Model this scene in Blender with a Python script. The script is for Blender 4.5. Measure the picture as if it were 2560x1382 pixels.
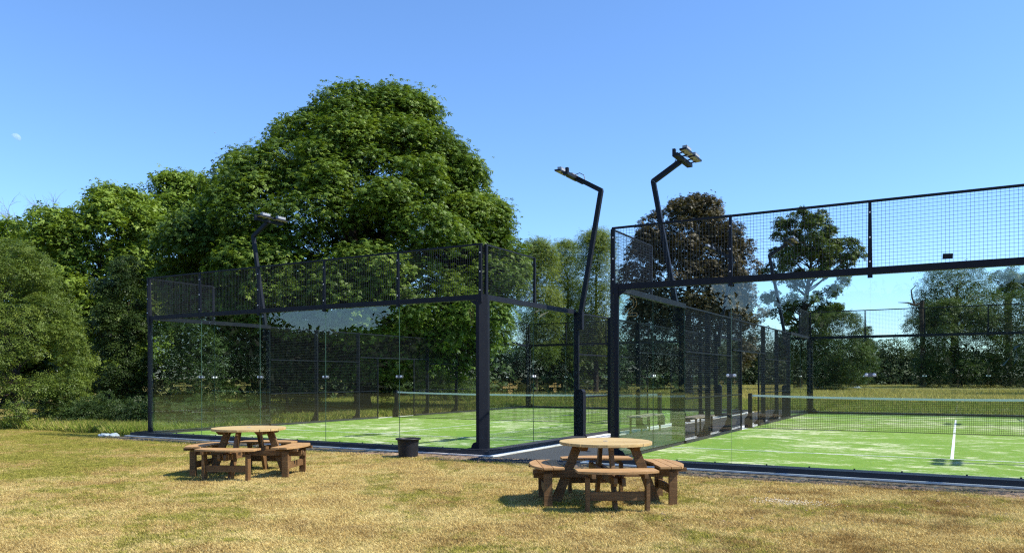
import bpy, bmesh, math, random
import numpy as np
from mathutils import Vector, Matrix

for o in list(bpy.data.objects): bpy.data.objects.remove(o)
SC = bpy.context.scene
COL = SC.collection
R = math.radians

# ------------------------------------------------------------------ camera, sky, sun, exposure
CAM = np.array([7.830, -12.512, 1.472]); YAW = 0.52225
FWD = np.array([-math.sin(YAW), math.cos(YAW), 0.0]); RGT = np.array([math.cos(YAW), math.sin(YAW), 0.0])
cd = bpy.data.cameras.new('camera'); cam = bpy.data.objects.new('camera', cd); COL.objects.link(cam)
cd.sensor_width = 36; cd.lens = 1944.69 / 2560 * 36; cd.shift_y = 252.67 / 2560
cd.clip_start = 0.1; cd.clip_end = 20000
cam.location = CAM
cam.rotation_euler = (Matrix.Rotation(YAW, 4, 'Z') @ Matrix.Rotation(R(90), 4, 'X') @ Matrix.Rotation(-0.0023, 4, 'Z')).to_euler()
SC.camera = cam

SUN = Vector((4.9, 1.5, 6.0)).normalized()          # towards the sun
w = bpy.data.worlds.new('World'); SC.world = w; w.use_nodes = True
nt = w.node_tree; nt.nodes.clear()
sky = nt.nodes.new('ShaderNodeTexSky'); sky.sky_type = 'NISHITA'; sky.sun_disc = False
sky.sun_elevation = math.asin(SUN.z); sky.sun_rotation = math.atan2(SUN.x, SUN.y)
sky.altitude = 0; sky.air_density = 1.0; sky.dust_density = 0.0; sky.ozone_density = 10.0
bg = nt.nodes.new('ShaderNodeBackground'); bg.inputs[1].default_value = 0.12
wo = nt.nodes.new('ShaderNodeOutputWorld')
nt.links.new(sky.outputs[0], bg.inputs[0]); nt.links.new(bg.outputs[0], wo.inputs[0])
sd = bpy.data.lights.new('sun', 'SUN'); sun = bpy.data.objects.new('sun', sd); COL.objects.link(sun)
sd.energy = 3.5; sd.angle = R(0.53); sd.color = (1.0, 0.94, 0.84)
sun.rotation_euler = SUN.to_track_quat('Z', 'Y').to_euler(); sun.location = (40, 10, 60)
vs = SC.view_settings; vs.view_transform = 'Standard'; vs.look = 'None'; vs.exposure = 1.1; vs.gamma = 1.0
vs.use_curve_mapping = False
SC.render.engine = 'CYCLES'
SC.cycles.max_bounces = 10; SC.cycles.transparent_max_bounces = 40
SC.cycles.diffuse_bounces = 3; SC.cycles.glossy_bounces = 3; SC.cycles.transmission_bounces = 4
SC.cycles.caustics_reflective = False; SC.cycles.caustics_refractive = False
SC.render.film_transparent = False
SC.cycles.use_denoising = False; SC.cycles.pixel_filter_type = 'BLACKMAN_HARRIS'; SC.cycles.filter_width = 1.25

# ------------------------------------------------------------------ object helpers
def tag(o, label=None, cat=None, group=None, kind=None):
    if label: o['label'] = label
    if cat: o['category'] = cat
    if group: o['group'] = group
    if kind: o['kind'] = kind
    return o
def empty(name, loc=(0, 0, 0), rz=0.0):
    o = bpy.data.objects.new(name, None); COL.objects.link(o)
    o.location = loc; o.rotation_euler = (0, 0, rz); o.empty_display_size = .2
    return o
def link(name, me, parent=None, loc=None):
    o = bpy.data.objects.new(name, me); COL.objects.link(o)
    if parent: o.parent = parent
    if loc is not None: o.location = loc
    return o
def copy_tree(o, parent=None):
    c = o.copy(); COL.objects.link(c)
    if parent: c.parent = parent
    for ch in o.children: copy_tree(ch, c)
    return c

class MB:
    def __init__(s): s.v = []; s.f = []; s.m = []
    def add(s, vs, fs, mi=0):
        b = len(s.v); s.v += [tuple(v) for v in vs]; s.f += [tuple(i + b for i in f) for f in fs]; s.m += [mi] * len(fs); return s
    def box(s, x0, x1, y0, y1, z0, z1, mi=0):
        return s.add([(x0, y0, z0), (x1, y0, z0), (x1, y1, z0), (x0, y1, z0), (x0, y0, z1), (x1, y0, z1), (x1, y1, z1), (x0, y1, z1)],
                     [(3, 2, 1, 0), (4, 5, 6, 7), (0, 1, 5, 4), (1, 2, 6, 5), (2, 3, 7, 6), (3, 0, 4, 7)], mi)
    def bar(s, p, q, w, h, up=(0, 0, 1), mi=0):
        p = Vector(p); q = Vector(q); d = (q - p).normalized(); u = Vector(up)
        a = d.cross(u).normalized() * (w / 2); b = a.cross(d).normalized() * (h / 2)
        vs = [p - a - b, p + a - b, p + a + b, p - a + b, q - a - b, q + a - b, q + a + b, q - a + b]
        return s.add(vs, [(3, 2, 1, 0), (4, 5, 6, 7), (0, 1, 5, 4), (1, 2, 6, 5), (2, 3, 7, 6), (3, 0, 4, 7)], mi)
    def prism(s, poly, z0, z1, mi=0, fn=None):
        n = len(poly); fn = fn or (lambda a, b, c: (a, b, c))
        vs = [fn(a, b, z0) for a, b in poly] + [fn(a, b, z1) for a, b in poly]
        fs = [tuple(range(n - 1, -1, -1)), tuple(range(n, 2 * n))] + [(i, (i + 1) % n, (i + 1) % n + n, i + n) for i in range(n)]
        return s.add(vs, fs, mi)
    def tube(s, pts, rad, n=6, mi=0):
        pts = [Vector(p) for p in pts]; rings = []
        ref = Vector((0.31, 0.87, 0.38))
        for i, p in enumerate(pts):
            d = (pts[min(i + 1, len(pts) - 1)] - pts[max(i - 1, 0)])
            d = d.normalized() if d.length > 1e-9 else Vector((0, 0, 1))
            a = d.cross(ref)
            if a.length < .1: a = d.cross(Vector((1, 0, 0)))
            a.normalize(); b = d.cross(a)
            r = rad[i] if hasattr(rad, '__len__') else rad
            rings.append([p + (a * math.cos(2 * math.pi * k / n) + b * math.sin(2 * math.pi * k / n)) * r for k in range(n)])
        fs = []
        for i in range(len(rings) - 1):
            for k in range(n):
                fs.append((i * n + k, i * n + (k + 1) % n, (i + 1) * n + (k + 1) % n, (i + 1) * n + k))
        fs.append(tuple(range(n - 1, -1, -1))); fs.append(tuple(range((len(rings) - 1) * n, len(rings) * n)))
        return s.add([v for r in rings for v in r], fs, mi)
    def lathe(s, prof, n=32, mi=0, c=(0, 0)):
        vs = [(c[0] + r * math.cos(2 * math.pi * k / n), c[1] + r * math.sin(2 * math.pi * k / n), z) for r, z in prof for k in range(n)]
        fs = [(i * n + k, i * n + (k + 1) % n, (i + 1) * n + (k + 1) % n, (i + 1) * n + k) for i in range(len(prof) - 1) for k in range(n)]
        return s.add(vs, fs, mi)
    def mesh(s, name, mats, smooth=False):
        me = bpy.data.meshes.new(name); me.from_pydata(s.v, [], s.f)
        for m in (mats if isinstance(mats, (list, tuple)) else [mats]): me.materials.append(m)
        if any(s.m): me.polygons.foreach_set('material_index', s.m)
        if smooth: me.polygons.foreach_set('use_smooth', [True] * len(me.polygons))
        me.update(); return me
    def obj(s, name, mats, parent=None, loc=None, smooth=False, bevel=0):
        o = link(name, s.mesh(name, mats, smooth), parent, loc)
        if bevel:
            b = o.modifiers.new('bevel', 'BEVEL'); b.width = bevel; b.segments = 2; b.limit_method = 'ANGLE'
        return o

def mesh_np(name, V, F, mat, attrs=None):
    """V (n,3), F (m,k) with constant k"""
    me = bpy.data.meshes.new(name); k = F.shape[1]
    me.vertices.add(len(V)); me.vertices.foreach_set('co', np.ascontiguousarray(V, np.float32).ravel())
    me.loops.add(F.size); me.loops.foreach_set('vertex_index', np.ascontiguousarray(F, np.int32).ravel())
    me.polygons.add(len(F)); me.polygons.foreach_set('loop_start', np.arange(0, F.size, k, dtype=np.int32))
    for nme, a in (attrs or {}).items():
        at = me.attributes.new(nme, 'FLOAT', 'POINT'); at.data.foreach_set('value', np.ascontiguousarray(a, np.float32))
    me.materials.append(mat); me.update(calc_edges=True); return me

# ------------------------------------------------------------------ materials
def mat(name):
    m = bpy.data.materials.new(name); m.use_nodes = True; nt = m.node_tree; nt.nodes.clear()
    out = nt.nodes.new('ShaderNodeOutputMaterial'); return m, nt, out
class N:
    def __init__(s, nt): s.nt = nt
    def __call__(s, typ, **kw):
        n = s.nt.nodes.new(typ)
        for k, v in kw.items(): setattr(n, k, v)
        return n
    def l(s, a, b): s.nt.links.new(a, b)
    def noise(s, vec, scale, detail=4, rough=.55, dist=0):
        n = s('ShaderNodeTexNoise'); n.inputs['Scale'].default_value = scale; n.inputs['Detail'].default_value = detail
        n.inputs['Roughness'].default_value = rough; n.inputs['Distortion'].default_value = dist
        if vec is not None: s.l(vec, n.inputs['Vector'])
        return n.outputs['Fac']
    def ramp(s, fac, stops, interp='LINEAR'):
        r = s('ShaderNodeValToRGB'); r.color_ramp.interpolation = interp; els = r.color_ramp.elements
        while len(els) < len(stops): els.new(.5)
        for e, (p, c) in zip(els, stops): e.position = p; e.color = (*c, 1) if len(c) == 3 else c
        s.l(fac, r.inputs[0]); return r.outputs[0]
    def mix(s, fac, a, b, typ='MIX'):
        n = s('ShaderNodeMix', data_type='RGBA', blend_type=typ)
        for sock, v in ((n.inputs[0], fac), (n.inputs[6], a), (n.inputs[7], b)):
            if isinstance(v, (int, float)): sock.default_value = v
            elif isinstance(v, tuple): sock.default_value = (*v, 1)
            else: s.l(v, sock)
        return n.outputs[2]
    def math(s, op, a, b=None):
        n = s('ShaderNodeMath', operation=op)
        for sock, v in ((n.inputs[0], a), (n.inputs[1], b)):
            if v is None: continue
            if isinstance(v, (int, float)): sock.default_value = v
            else: s.l(v, sock)
        return n.outputs[0]
    def map(s, vec, scale=(1, 1, 1), rot=(0, 0, 0)):
        n = s('ShaderNodeMapping'); n.inputs['Scale'].default_value = scale; n.inputs['Rotation'].default_value = rot
        s.l(vec, n.inputs['Vector']); return n.outputs[0]
    def bump(s, h, strength=.3, dist=.01):
        n = s('ShaderNodeBump'); n.inputs['Strength'].default_value = strength; n.inputs['Distance'].default_value = dist
        s.l(h, n.inputs['Height']); return n.outputs[0]
    def bsdf(s, col, rough=.6, spec=.5, metal=0, normal=None):
        b = s('ShaderNodeBsdfPrincipled')
        if isinstance(col, tuple): b.inputs['Base Color'].default_value = (*col, 1)
        else: s.l(col, b.inputs['Base Color'])
        if isinstance(rough, (int, float)): b.inputs['Roughness'].default_value = rough
        else: s.l(rough, b.inputs['Roughness'])
        b.inputs['Specular IOR Level'].default_value = spec; b.inputs['Metallic'].default_value = metal
        if normal is not None: s.l(normal, b.inputs['Normal'])
        return b.outputs[0]

def paint(name, col, rough=.42, spec=.5, metal=0, var=.25, scale=6, bump=.04):
    m, nt, out = mat(name); n = N(nt); tc = n('ShaderNodeTexCoord').outputs['Object']
    a = n.noise(tc, scale, 5); c = n.mix(n.math('MULTIPLY', a, var), col, tuple(min(1, x * 1.9 + .012) for x in col))
    b = n.noise(tc, 60, 2)
    n.l(n.bsdf(c, n.math('ADD', n.math('MULTIPLY', a, .25), rough - .12), spec, metal, n.bump(b, bump, .004)), out.inputs[0]); return m

M = {}
M['steel'] = paint('black_powder_coat', (0.0095, 0.0115, 0.017), .5, .16)
M['wire'] = paint('black_wire', (0.013, 0.014, 0.018), .45, .35)
M['rubber'] = paint('black_base_coat', (0.026, 0.028, 0.033), .6, .2, var=.5, scale=3)
M['chrome'] = paint('bright_bolt', (0.80, 0.81, 0.84), .3, .7, 0.0, var=.05)
M['clamp'] = paint('grey_clamp', (0.10, 0.11, 0.13), .3, .6)
M['white'] = paint('white_tape', (0.80, 0.81, 0.80), .6, .3, var=.05)
M['lens'] = paint('lamp_lens', (0.33, 0.26, 0.25), .35, .5, var=.1)
M['driver'] = paint('lamp_driver', (0.30, 0.31, 0.33), .4, .5, var=.3)
M['gold'] = paint('gold_print', (0.34, 0.24, 0.08), .5, .4, var=.1)
M['net'] = paint('net_cord', (0.012, 0.013, 0.015), .8, .2)
M['pot'] = paint('pot_plastic', (0.010, 0.010, 0.012), .5, .3, var=.5, scale=9)
M['rock'] = paint('pale_rock', (0.62, 0.60, 0.56), .9, .2, var=.6, scale=12, bump=.4)
M['sand'] = paint('spilt_sand', (0.46, 0.40, 0.29), .9, .1, var=.5, scale=12)
M['cable'] = paint('cable', (0.02, 0.02, 0.022), .5, .4)

def glass_mat():
    m, nt, out = mat('tempered_glass'); n = N(nt)
    lw = n('ShaderNodeLayerWeight'); lw.inputs[0].default_value = .5
    f5 = n.math('POWER', lw.outputs['Facing'], 5.0)
    F = n.math('ADD', n.math('MULTIPLY', f5, .80), .042)
    tr = n('ShaderNodeBsdfTransparent')
    n.l(n.mix(n.math('POWER', lw.outputs['Facing'], 2.5), (.935, .972, .950), (.82, .91, .865)), tr.inputs[0])
    gl = n('ShaderNodeBsdfGlossy'); gl.inputs['Roughness'].default_value = 0.0; gl.inputs[0].default_value = (.97, .98, .98, 1)
    mx = n('ShaderNodeMixShader'); n.l(F, mx.inputs[0]); n.l(tr.outputs[0], mx.inputs[1]); n.l(gl.outputs[0], mx.inputs[2])
    df = n('ShaderNodeBsdfDiffuse'); df.inputs[0].default_value = (.6, .62, .6, 1)          # thin film of dust
    tc = n('ShaderNodeTexCoord').outputs['Object']
    dust = n.math('MULTIPLY', n.noise(tc, 1.7, 5, .6), .0016)
    mx2 = n('ShaderNodeMixShader'); n.l(dust, mx2.inputs[0]); n.l(mx.outputs[0], mx2.inputs[1]); n.l(df.outputs[0], mx2.inputs[2])
    n.l(mx2.outputs[0], out.inputs[0]); return m
M['glass'] = glass_mat()
def edge_mat():
    m, nt, out = mat('glass_edge'); n = N(nt)
    n.l(n.bsdf((.07, .13, .10), .3, .5), out.inputs[0]); return m
M['edge'] = edge_mat()

def turf_mat():
    m, nt, out = mat('artificial_turf'); n = N(nt); tc = n('ShaderNodeTexCoord').outputs['Object']
    big = n.noise(tc, .35, 3); mid = n.noise(n.map(tc, (.8, 1.5, 1)), 1.5, 8, .72, .9); fine = n.noise(n.map(tc, (1, 1.8, 1)), 11, 6, .75)
    g = n.mix(n.noise(tc, 4, 4), (.150, .270, .034), (.230, .365, .062))
    s = n.math('ADD', n.math('ADD', n.math('MULTIPLY', big, .45), n.math('MULTIPLY', mid, .85)), n.math('MULTIPLY', fine, .55))
    sand = n.ramp(s, [(.93 / 1.0 - .0, (0, 0, 0)), (1.0, (1, 1, 1))])
    mr = n('ShaderNodeMapRange'); mr.inputs['From Min'].default_value = .94; mr.inputs['From Max'].default_value = 1.08
    n.l(s, mr.inputs['Value'])
    grain = n.noise(tc, 160, 2)
    c = n.mix(n.math('MULTIPLY', mr.outputs[0], .92), g, (.78, .73, .52))
    c = n.mix(n.math('MULTIPLY', grain, .35), c, n.mix(1.0, c, (.45, .5, .4), 'MULTIPLY'))
    n.l(n.bsdf(c, .9, .15, 0, n.bump(grain, .5, .01)), out.inputs[0]); return m
M['turf'] = turf_mat()
def concrete_mat():
    m, nt, out = mat('pale_concrete'); n = N(nt); tc = n('ShaderNodeTexCoord').outputs['Object']
    c = n.ramp(n.noise(tc, 3, 6, .65), [(.3, (.50, .48, .44)), (.65, (.80, .79, .76))])
    n.l(n.bsdf(c, .9, .2, 0, n.bump(n.noise(tc, 60, 4), .4, .01)), out.inputs[0]); return m
M['concrete'] = concrete_mat()
def tarmac_mat():
    m, nt, out = mat('tarmac_planings'); n = N(nt); tc = n('ShaderNodeTexCoord').outputs['Object']
    v = n('ShaderNodeTexVoronoi'); v.inputs['Scale'].default_value = 55; n.l(tc, v.inputs['Vector'])
    sp = n.ramp(n('ShaderNodeSeparateColor').outputs[0] if False else v.outputs['Distance'], [(0, (.11, .11, .115)), (.6, (.030, .031, .035))])
    c = n.mix(n.noise(tc, 2.2, 5), sp, (.085, .085, .088))
    n.l(n.bsdf(c, .85, .3, 0, n.bump(v.outputs['Distance'], .8, .012)), out.inputs[0]); return m
M['tarmac'] = tarmac_mat()
def soil_mat():
    m, nt, out = mat('bare_soil'); n = N(nt); tc = n('ShaderNodeTexCoord').outputs['Object']
    c = n.ramp(n.noise(tc, 5, 7, .7), [(.3, (.13, .085, .052)), (.52, (.32, .225, .145)), (.72, (.48, .37, .26))])
    n.l(n.bsdf(c, .95, .1, 0, n.bump(n.noise(tc, 35, 6, .7), .9, .03)), out.inputs[0]); return m
M['soil'] = soil_mat()

def lawn_colour(n, pos):
    """colour field of the lawn in world space: parched straw with green and bare patches, greener to the left and far away"""
    sx = n('ShaderNodeSeparateXYZ'); n.l(pos, sx.inputs[0])
    big = n.noise(pos, .55, 4, .6); mid = n.noise(pos, 2.4, 5, .65); fin = n.noise(pos, 9, 4, .7)
    g = n.math('ADD', n.math('ADD', n.math('MULTIPLY', big, .5), n.math('MULTIPLY', mid, .35)), n.math('MULTIPLY', fin, .3))
    lft = n('ShaderNodeMapRange'); lft.inputs['From Min'].default_value = 2.0; lft.inputs['From Max'].default_value = -13.0
    lft.inputs['To Min'].default_value = -.045; lft.inputs['To Max'].default_value = .085; n.l(sx.outputs[0], lft.inputs['Value'])
    g = n.math('ADD', g, lft.outputs[0])
    far = n('ShaderNodeMapRange'); far.inputs['From Min'].default_value = 18; far.inputs['From Max'].default_value = 40
    far.inputs['To Min'].default_value = 0; far.inputs['To Max'].default_value = .08; n.l(sx.outputs[1], far.inputs['Value'])
    g = n.math('ADD', g, far.outputs[0])
    back = n('ShaderNodeMapRange'); back.inputs['From Min'].default_value = -14; back.inputs['From Max'].default_value = -22
    back.inputs['To Min'].default_value = 0; back.inputs['To Max'].default_value = .3; n.l(sx.outputs[1], back.inputs['Value'])
    g = n.math('ADD', g, back.outputs[0])                  # the meadow behind the lawn is uncut and green
    straw = n.ramp(n.noise(pos, 1.1, 5, .65), [(.34, (.52, .36, .13)), (.47, (.76, .58, .22)), (.58, (.90, .76, .35))])
    green = n.ramp(n.noise(pos, 6, 3), [(.3, (.22, .215, .040)), (.7, (.45, .415, .095))])
    green = n.mix(n.math('MULTIPLY', back.outputs[0], 3.2), green, (.075, .115, .024))
    fac = n.ramp(g, [(.525, (0, 0, 0)), (.66, (1, 1, 1))])
    return straw, green, fac
def ground_mat():
    m, nt, out = mat('parched_lawn'); n = N(nt)
    pos = n('ShaderNodeNewGeometry').outputs['Position']
    straw, green, fac = lawn_colour(n, pos)
    c = n.mix(n.math('MULTIPLY', fac, .9), straw, green)
    c = n.mix(.55, c, (.07, .045, .022))
    bare = n.ramp(n.noise(pos, .9, 6, .7), [(.60, (0, 0, 0)), (.70, (1, 1, 1))])
    c = n.mix(n.math('MULTIPLY', bare, .5), c, (.17, .11, .07))
    h = n.noise(pos, 40, 5, .7)
    n.l(n.bsdf(c, .95, .1, 0, n.bump(h, .7, .03)), out.inputs[0]); return m
M['ground'] = ground_mat()
def blade_mat(name, long=False):
    m, nt, out = mat(name); n = N(nt)
    pos = n('ShaderNodeNewGeometry').outputs['Position']
    at = n('ShaderNodeAttribute'); at.attribute_name = 'tint'
    if long == 2:
        c = n.ramp(n.math('ADD', n.math('MULTIPLY', at.outputs['Fac'], .5), n.math('MULTIPLY', n.noise(pos, .12, 4), .6)),
                   [(.3, (.26, .26, .055)), (.5, (.44, .38, .10)), (.7, (.60, .49, .18))])
    elif long:
        c = n.ramp(n.math('ADD', n.math('MULTIPLY', at.outputs['Fac'], .6), n.math('MULTIPLY', n.noise(pos, .5, 3), .5)),
                   [(.2, (.10, .17, .022)), (.55, (.22, .28, .045)), (.75, (.42, .38, .10)), (.9, (.55, .46, .19))])
    else:
        straw, green, fac = lawn_colour(n, pos)
        f = n.ramp(n.math('ADD', n.math('MULTIPLY', fac, .75), n.math('MULTIPLY', at.outputs['Fac'], .5)), [(.42, (0, 0, 0)), (.75, (1, 1, 1))])
        sp = n('ShaderNodeSeparateXYZ'); n.l(pos, sp.inputs[0])
        worn = n('ShaderNodeMapRange'); worn.inputs['From Min'].default_value = 1.5; worn.inputs['From Max'].default_value = 7.0
        worn.inputs['To Min'].default_value = 0; worn.inputs['To Max'].default_value = .085; n.l(sp.outputs[0], worn.inputs['Value'])
        bare = n.ramp(n.math('ADD', n.noise(pos, 1.25, 7, .72), worn.outputs[0]), [(.56, (0, 0, 0)), (.68, (1, 1, 1))])
        straw = n.mix(n.math('MULTIPLY', bare, .62), straw, (.34, .19, .068))
        c = n.mix(f, n.mix(n.math('MULTIPLY', n.math('POWER', at.outputs['Fac'], 1.5), n.math('SUBTRACT', 1.0, n.math('MULTIPLY', bare, .7))), n.mix(1.0, straw, (.62, .58, .5), 'MULTIPLY'), n.mix(.6, straw, (.88, .74, .36))), green)
    d = n('ShaderNodeBsdfDiffuse'); n.l(c, d.inputs[0]); t = n('ShaderNodeBsdfTranslucent'); n.l(c, t.inputs[0])
    mx = n('ShaderNodeMixShader'); mx.inputs[0].default_value = .3; n.l(d.outputs[0], mx.inputs[1]); n.l(t.outputs[0], mx.inputs[2])
    n.l(mx.outputs[0], out.inputs[0]); return m
M['blade'] = blade_mat('lawn_blade'); M['tall'] = blade_mat('meadow_blade', True); M['field'] = blade_mat('field_blade', 2)

def leaf_mat(name, dark, mid, light, trans=.30, rough=.48, spec=.22):
    m, nt, out = mat(name); n = N(nt)
    at = n('ShaderNodeAttribute'); at.attribute_name = 'tint'
    c = n.ramp(at.outputs['Fac'], [(.0, dark), (.5, mid), (1.0, light)])
    b = n.bsdf(c, rough, spec)
    t = n('ShaderNodeBsdfTranslucent'); n.l(n.mix(1.0, c, (1.25, 1.25, .6), 'MULTIPLY'), t.inputs[0])
    mx = n('ShaderNodeMixShader'); mx.inputs[0].default_value = trans; n.l(b, mx.inputs[1]); n.l(t.outputs[0], mx.inputs[2])
    n.l(mx.outputs[0], out.inputs[0]); return m
M['chestnut'] = leaf_mat('chestnut_leaf', (.048, .088, .013), (.106, .174, .023), (.200, .275, .042))
M['sycamore'] = leaf_mat('sycamore_leaf', (0.0845, 0.1368, 0.0193), (0.1657, 0.2495, 0.0322), (0.2705, 0.3622, 0.0547))
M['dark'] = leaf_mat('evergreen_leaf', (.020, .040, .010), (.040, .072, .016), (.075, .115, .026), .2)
M['willow'] = leaf_mat('willow_leaf', (.066, .104, .020), (.122, .178, .030), (.210, .268, .052))
M['copper'] = leaf_mat('copper_leaf', (.036, .036, .018), (.072, .064, .032), (.135, .108, .052), .25)
M['oak'] = leaf_mat('oak_leaf', (.040, .070, .016), (.072, .116, .024), (.125, .170, .040))
M['ash'] = leaf_mat('ash_leaf', (.095, .145, .036), (.165, .225, .055), (.25, .30, .08), .42)
M['far'] = leaf_mat('far_leaf', (.030, .050, .020), (.055, .080, .028), (.090, .115, .040))
M['shade'] = leaf_mat('shaded_belt_leaf', (.014, .024, .010), (.022, .036, .013), (.034, .052, .018), .12)  # leaf colour darkened in place of shade on the tree belts
def bark_mat(name, a, b):
    m, nt, out = mat(name); n = N(nt); tc = n('ShaderNodeTexCoord').outputs['Object']
    v = n.noise(n.map(tc, (5, 5, .9)), 2.2, 6, .7)
    n.l(n.bsdf(n.ramp(v, [(.3, a), (.7, b)]), .95, .1, 0, n.bump(v, .9, .06)), out.inputs[0]); return m
M['bark'] = bark_mat('brown_bark', (.028, .022, .017), (.085, .068, .052))
M['deadbark'] = bark_mat('grey_dead_bark', (.16, .14, .13), (.34, .31, .29))
def wood_mat(name, a, b, c):
    m, nt, out = mat(name); n = N(nt); tc = n('ShaderNodeTexCoord').outputs['Object']
    oi = n('ShaderNodeObjectInfo').outputs['Random']
    sh = n('ShaderNodeVectorMath', operation='ADD'); n.l(tc, sh.inputs[0])
    cb = n('ShaderNodeCombineXYZ'); n.l(n.math('MULTIPLY', oi, 37), cb.inputs[0]); n.l(n.math('MULTIPLY', oi, 11), cb.inputs[1]); n.l(cb.outputs[0], sh.inputs[1])
    g = n.noise(n.map(sh.outputs[0], (1.1, 22, 22)), 3.0, 6, .6, 1.2)
    big = n.noise(sh.outputs[0], 5, 3)
    col = n.ramp(n.math('ADD', n.math('MULTIPLY', g, .75), n.math('MULTIPLY', big, .25)), [(.3, a), (.5, b), (.68, c)])
    col = n.mix(n.math('MULTIPLY', oi, .28), col, n.mix(1.0, col, (.55, .5, .45), 'MULTIPLY'))
    n.l(n.bsdf(col, .62, .3, 0, n.bump(g, .25, .004)), out.inputs[0]); return m
M['woodtop'] = wood_mat('bleached_sunlit_wood', (.34, .22, .085), (.50, .36, .155), (.61, .47, .23))  # bleached tabletop, with the yellow of direct sun painted in as well
M['wood'] = wood_mat('treated_brown_wood', (.080, .042, .016), (.165, .090, .036), (.27, .158, .068))  # treated brown, darkened further to deepen the shade on legs and bearers
M['woodseat'] = wood_mat('sunlit_seat_wood', (.26, .135, .052), (.42, .245, .10), (.54, .34, .16))  # lighter golden copy of the wood: sunlight painted onto the seat boards
M['benchwood'] = wood_mat('grey_bench_wood', (.28, .22, .15), (.40, .33, .24), (.5, .43, .33))

# ------------------------------------------------------------------ ground, courts' surfaces, path
TZ = 0.05                                    # turf level
D2, E2 = 2.712, -0.168                       # front left corner of the right-hand court
COURTS = [(-10.0, 0.0), (D2, E2)]
def sheet(name, x0, x1, y0, y1, z, m, parent=None, nx=1, ny=1):
    V = []; F = []
    for j in range(ny + 1):
        for i in range(nx + 1): V.append((x0 + (x1 - x0) * i / nx, y0 + (y1 - y0) * j / ny, z))
    for j in range(ny):
        for i in range(nx): a = j * (nx + 1) + i; F.append((a, a + 1, a + nx + 2, a + nx + 1))
    mb = MB(); mb.add(V, F); return mb.obj(name, m, parent)
g = sheet('ground', -2500, 2500, -2500, 2500, 0.0, M['ground']); tag(g, kind='structure')
rng = np.random.default_rng(5)

def strip_noise(a, seed):
    return sum(math.sin(a * k * 1.7 + seed * k * 1.3) / k for k in (1, 2.3, 4.1, 7.7)) * .25
def soil_strip(name, x0, x1, yb, width, seed):
    """raised rough strip of bare soil in front of a court"""
    nx, ny = int((x1 - x0) / .05), 16; V = []; F = []
    r = np.random.default_rng(seed)
    bumps = r.normal(0, 1, (ny + 1, nx + 1))
    for j in range(ny + 1):
        for i in range(nx + 1):
            x = x0 + (x1 - x0) * i / nx; t = j / ny
            wd = width * (1 + .35 * strip_noise(x * 1.3, seed)) * min(1, (i + .3) / 6) * min(1, (nx - i + .3) / 6)
            y = yb - wd * t
            edge = min(1, t * 5) * min(1, (1 - t) * 4)
            z = .006 + edge * (.012 + .016 * (bumps[j, i] * .5 + strip_noise(x * 3 + t * 4, seed + 2)) + .02 * max(0, strip_noise(x * 1.1, seed + 7)))
            V.append((x, y, z if j < ny else -.004))
    for j in range(ny):
        for i in range(nx): a = j * (nx + 1) + i; F.append((a + nx + 1, a + nx + 2, a + 1, a))
    mb = MB(); mb.add(V, F); o = mb.obj(name, M['soil'], smooth=False); return tag(o, kind='structure')
soil_strip('soil_strip', -11.2, 1.2, -.37, .50, 3)
soil_strip('soil_strip', 2.0, 16, E2 - .37, .74, 11)
p = sheet('gravel_path', .49, D2 - .49, -.80, 24, 0.022, M['tarmac']); tag(p, kind='structure')
# gravel chips spilling from the front edge of the path
def chips(name, n, fn, mat_, s0, s1, seed, label, cat):
    r = np.random.default_rng(seed); V = []; F = []
    base = np.array([(1, 0, 0), (0, 1, 0), (-1, 0, 0), (0, -1, 0), (0, 0, .8), (0, 0, -.6)], float)
    fs = np.array([(0, 1, 4), (1, 2, 4), (2, 3, 4), (3, 0, 4), (1, 0, 5), (2, 1, 5), (3, 2, 5), (0, 3, 5)])
    for i in range(n):
        x, y, z = fn(r); s = r.uniform(s0, s1); a = r.uniform(0, 6.28)
        b = base * r.uniform(.6, 1.3, 3) * s
        rot = np.array([[math.cos(a), -math.sin(a), 0], [math.sin(a), math.cos(a), 0], [0, 0, 1]])
        V.append(b @ rot.T + (x, y, z)); F.append(fs + 6 * i)
    o = link(name, mesh_np(name, np.concatenate(V), np.concatenate(F), mat_)); return tag(o, label, cat, kind='stuff')
chips('gravel', 1500, lambda r: (r.uniform(.25, D2 - .1), -.75 - abs(r.normal(0, .16)) + r.uniform(0, .5), .022), M['tarmac'], .008, .028, 4,
      'dark gravel chips spilling onto the lawn from the path end', 'gravel')
chips('soil_clod', 900, lambda r: ((lambda x: (x, (0 if x < 1.2 else E2) - .50 - r.uniform(.02, .62), .012))(r.choice([r.uniform(-10.5, .8), r.uniform(2.6, 10)]))),
      M['soil'], .006, .035, 6, 'brown crumbs of bare soil along the court edges', 'soil')
chips('turf_clod', 130, lambda r: (r.uniform(3.5, 9), r.uniform(-5.5, -1.3), .010), M['soil'], .008, .026, 12,
      'small dark clods scattered over the dry lawn at the right', 'soil')
chips('sand_patch', 420, lambda r: (6.07 + r.normal(0, .22) , -2.966 + r.normal(0, .13), .008), M['sand'], .005, .013, 8,
      'pale scatter of spilt sand and chips on the dry lawn', 'sand')

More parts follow.
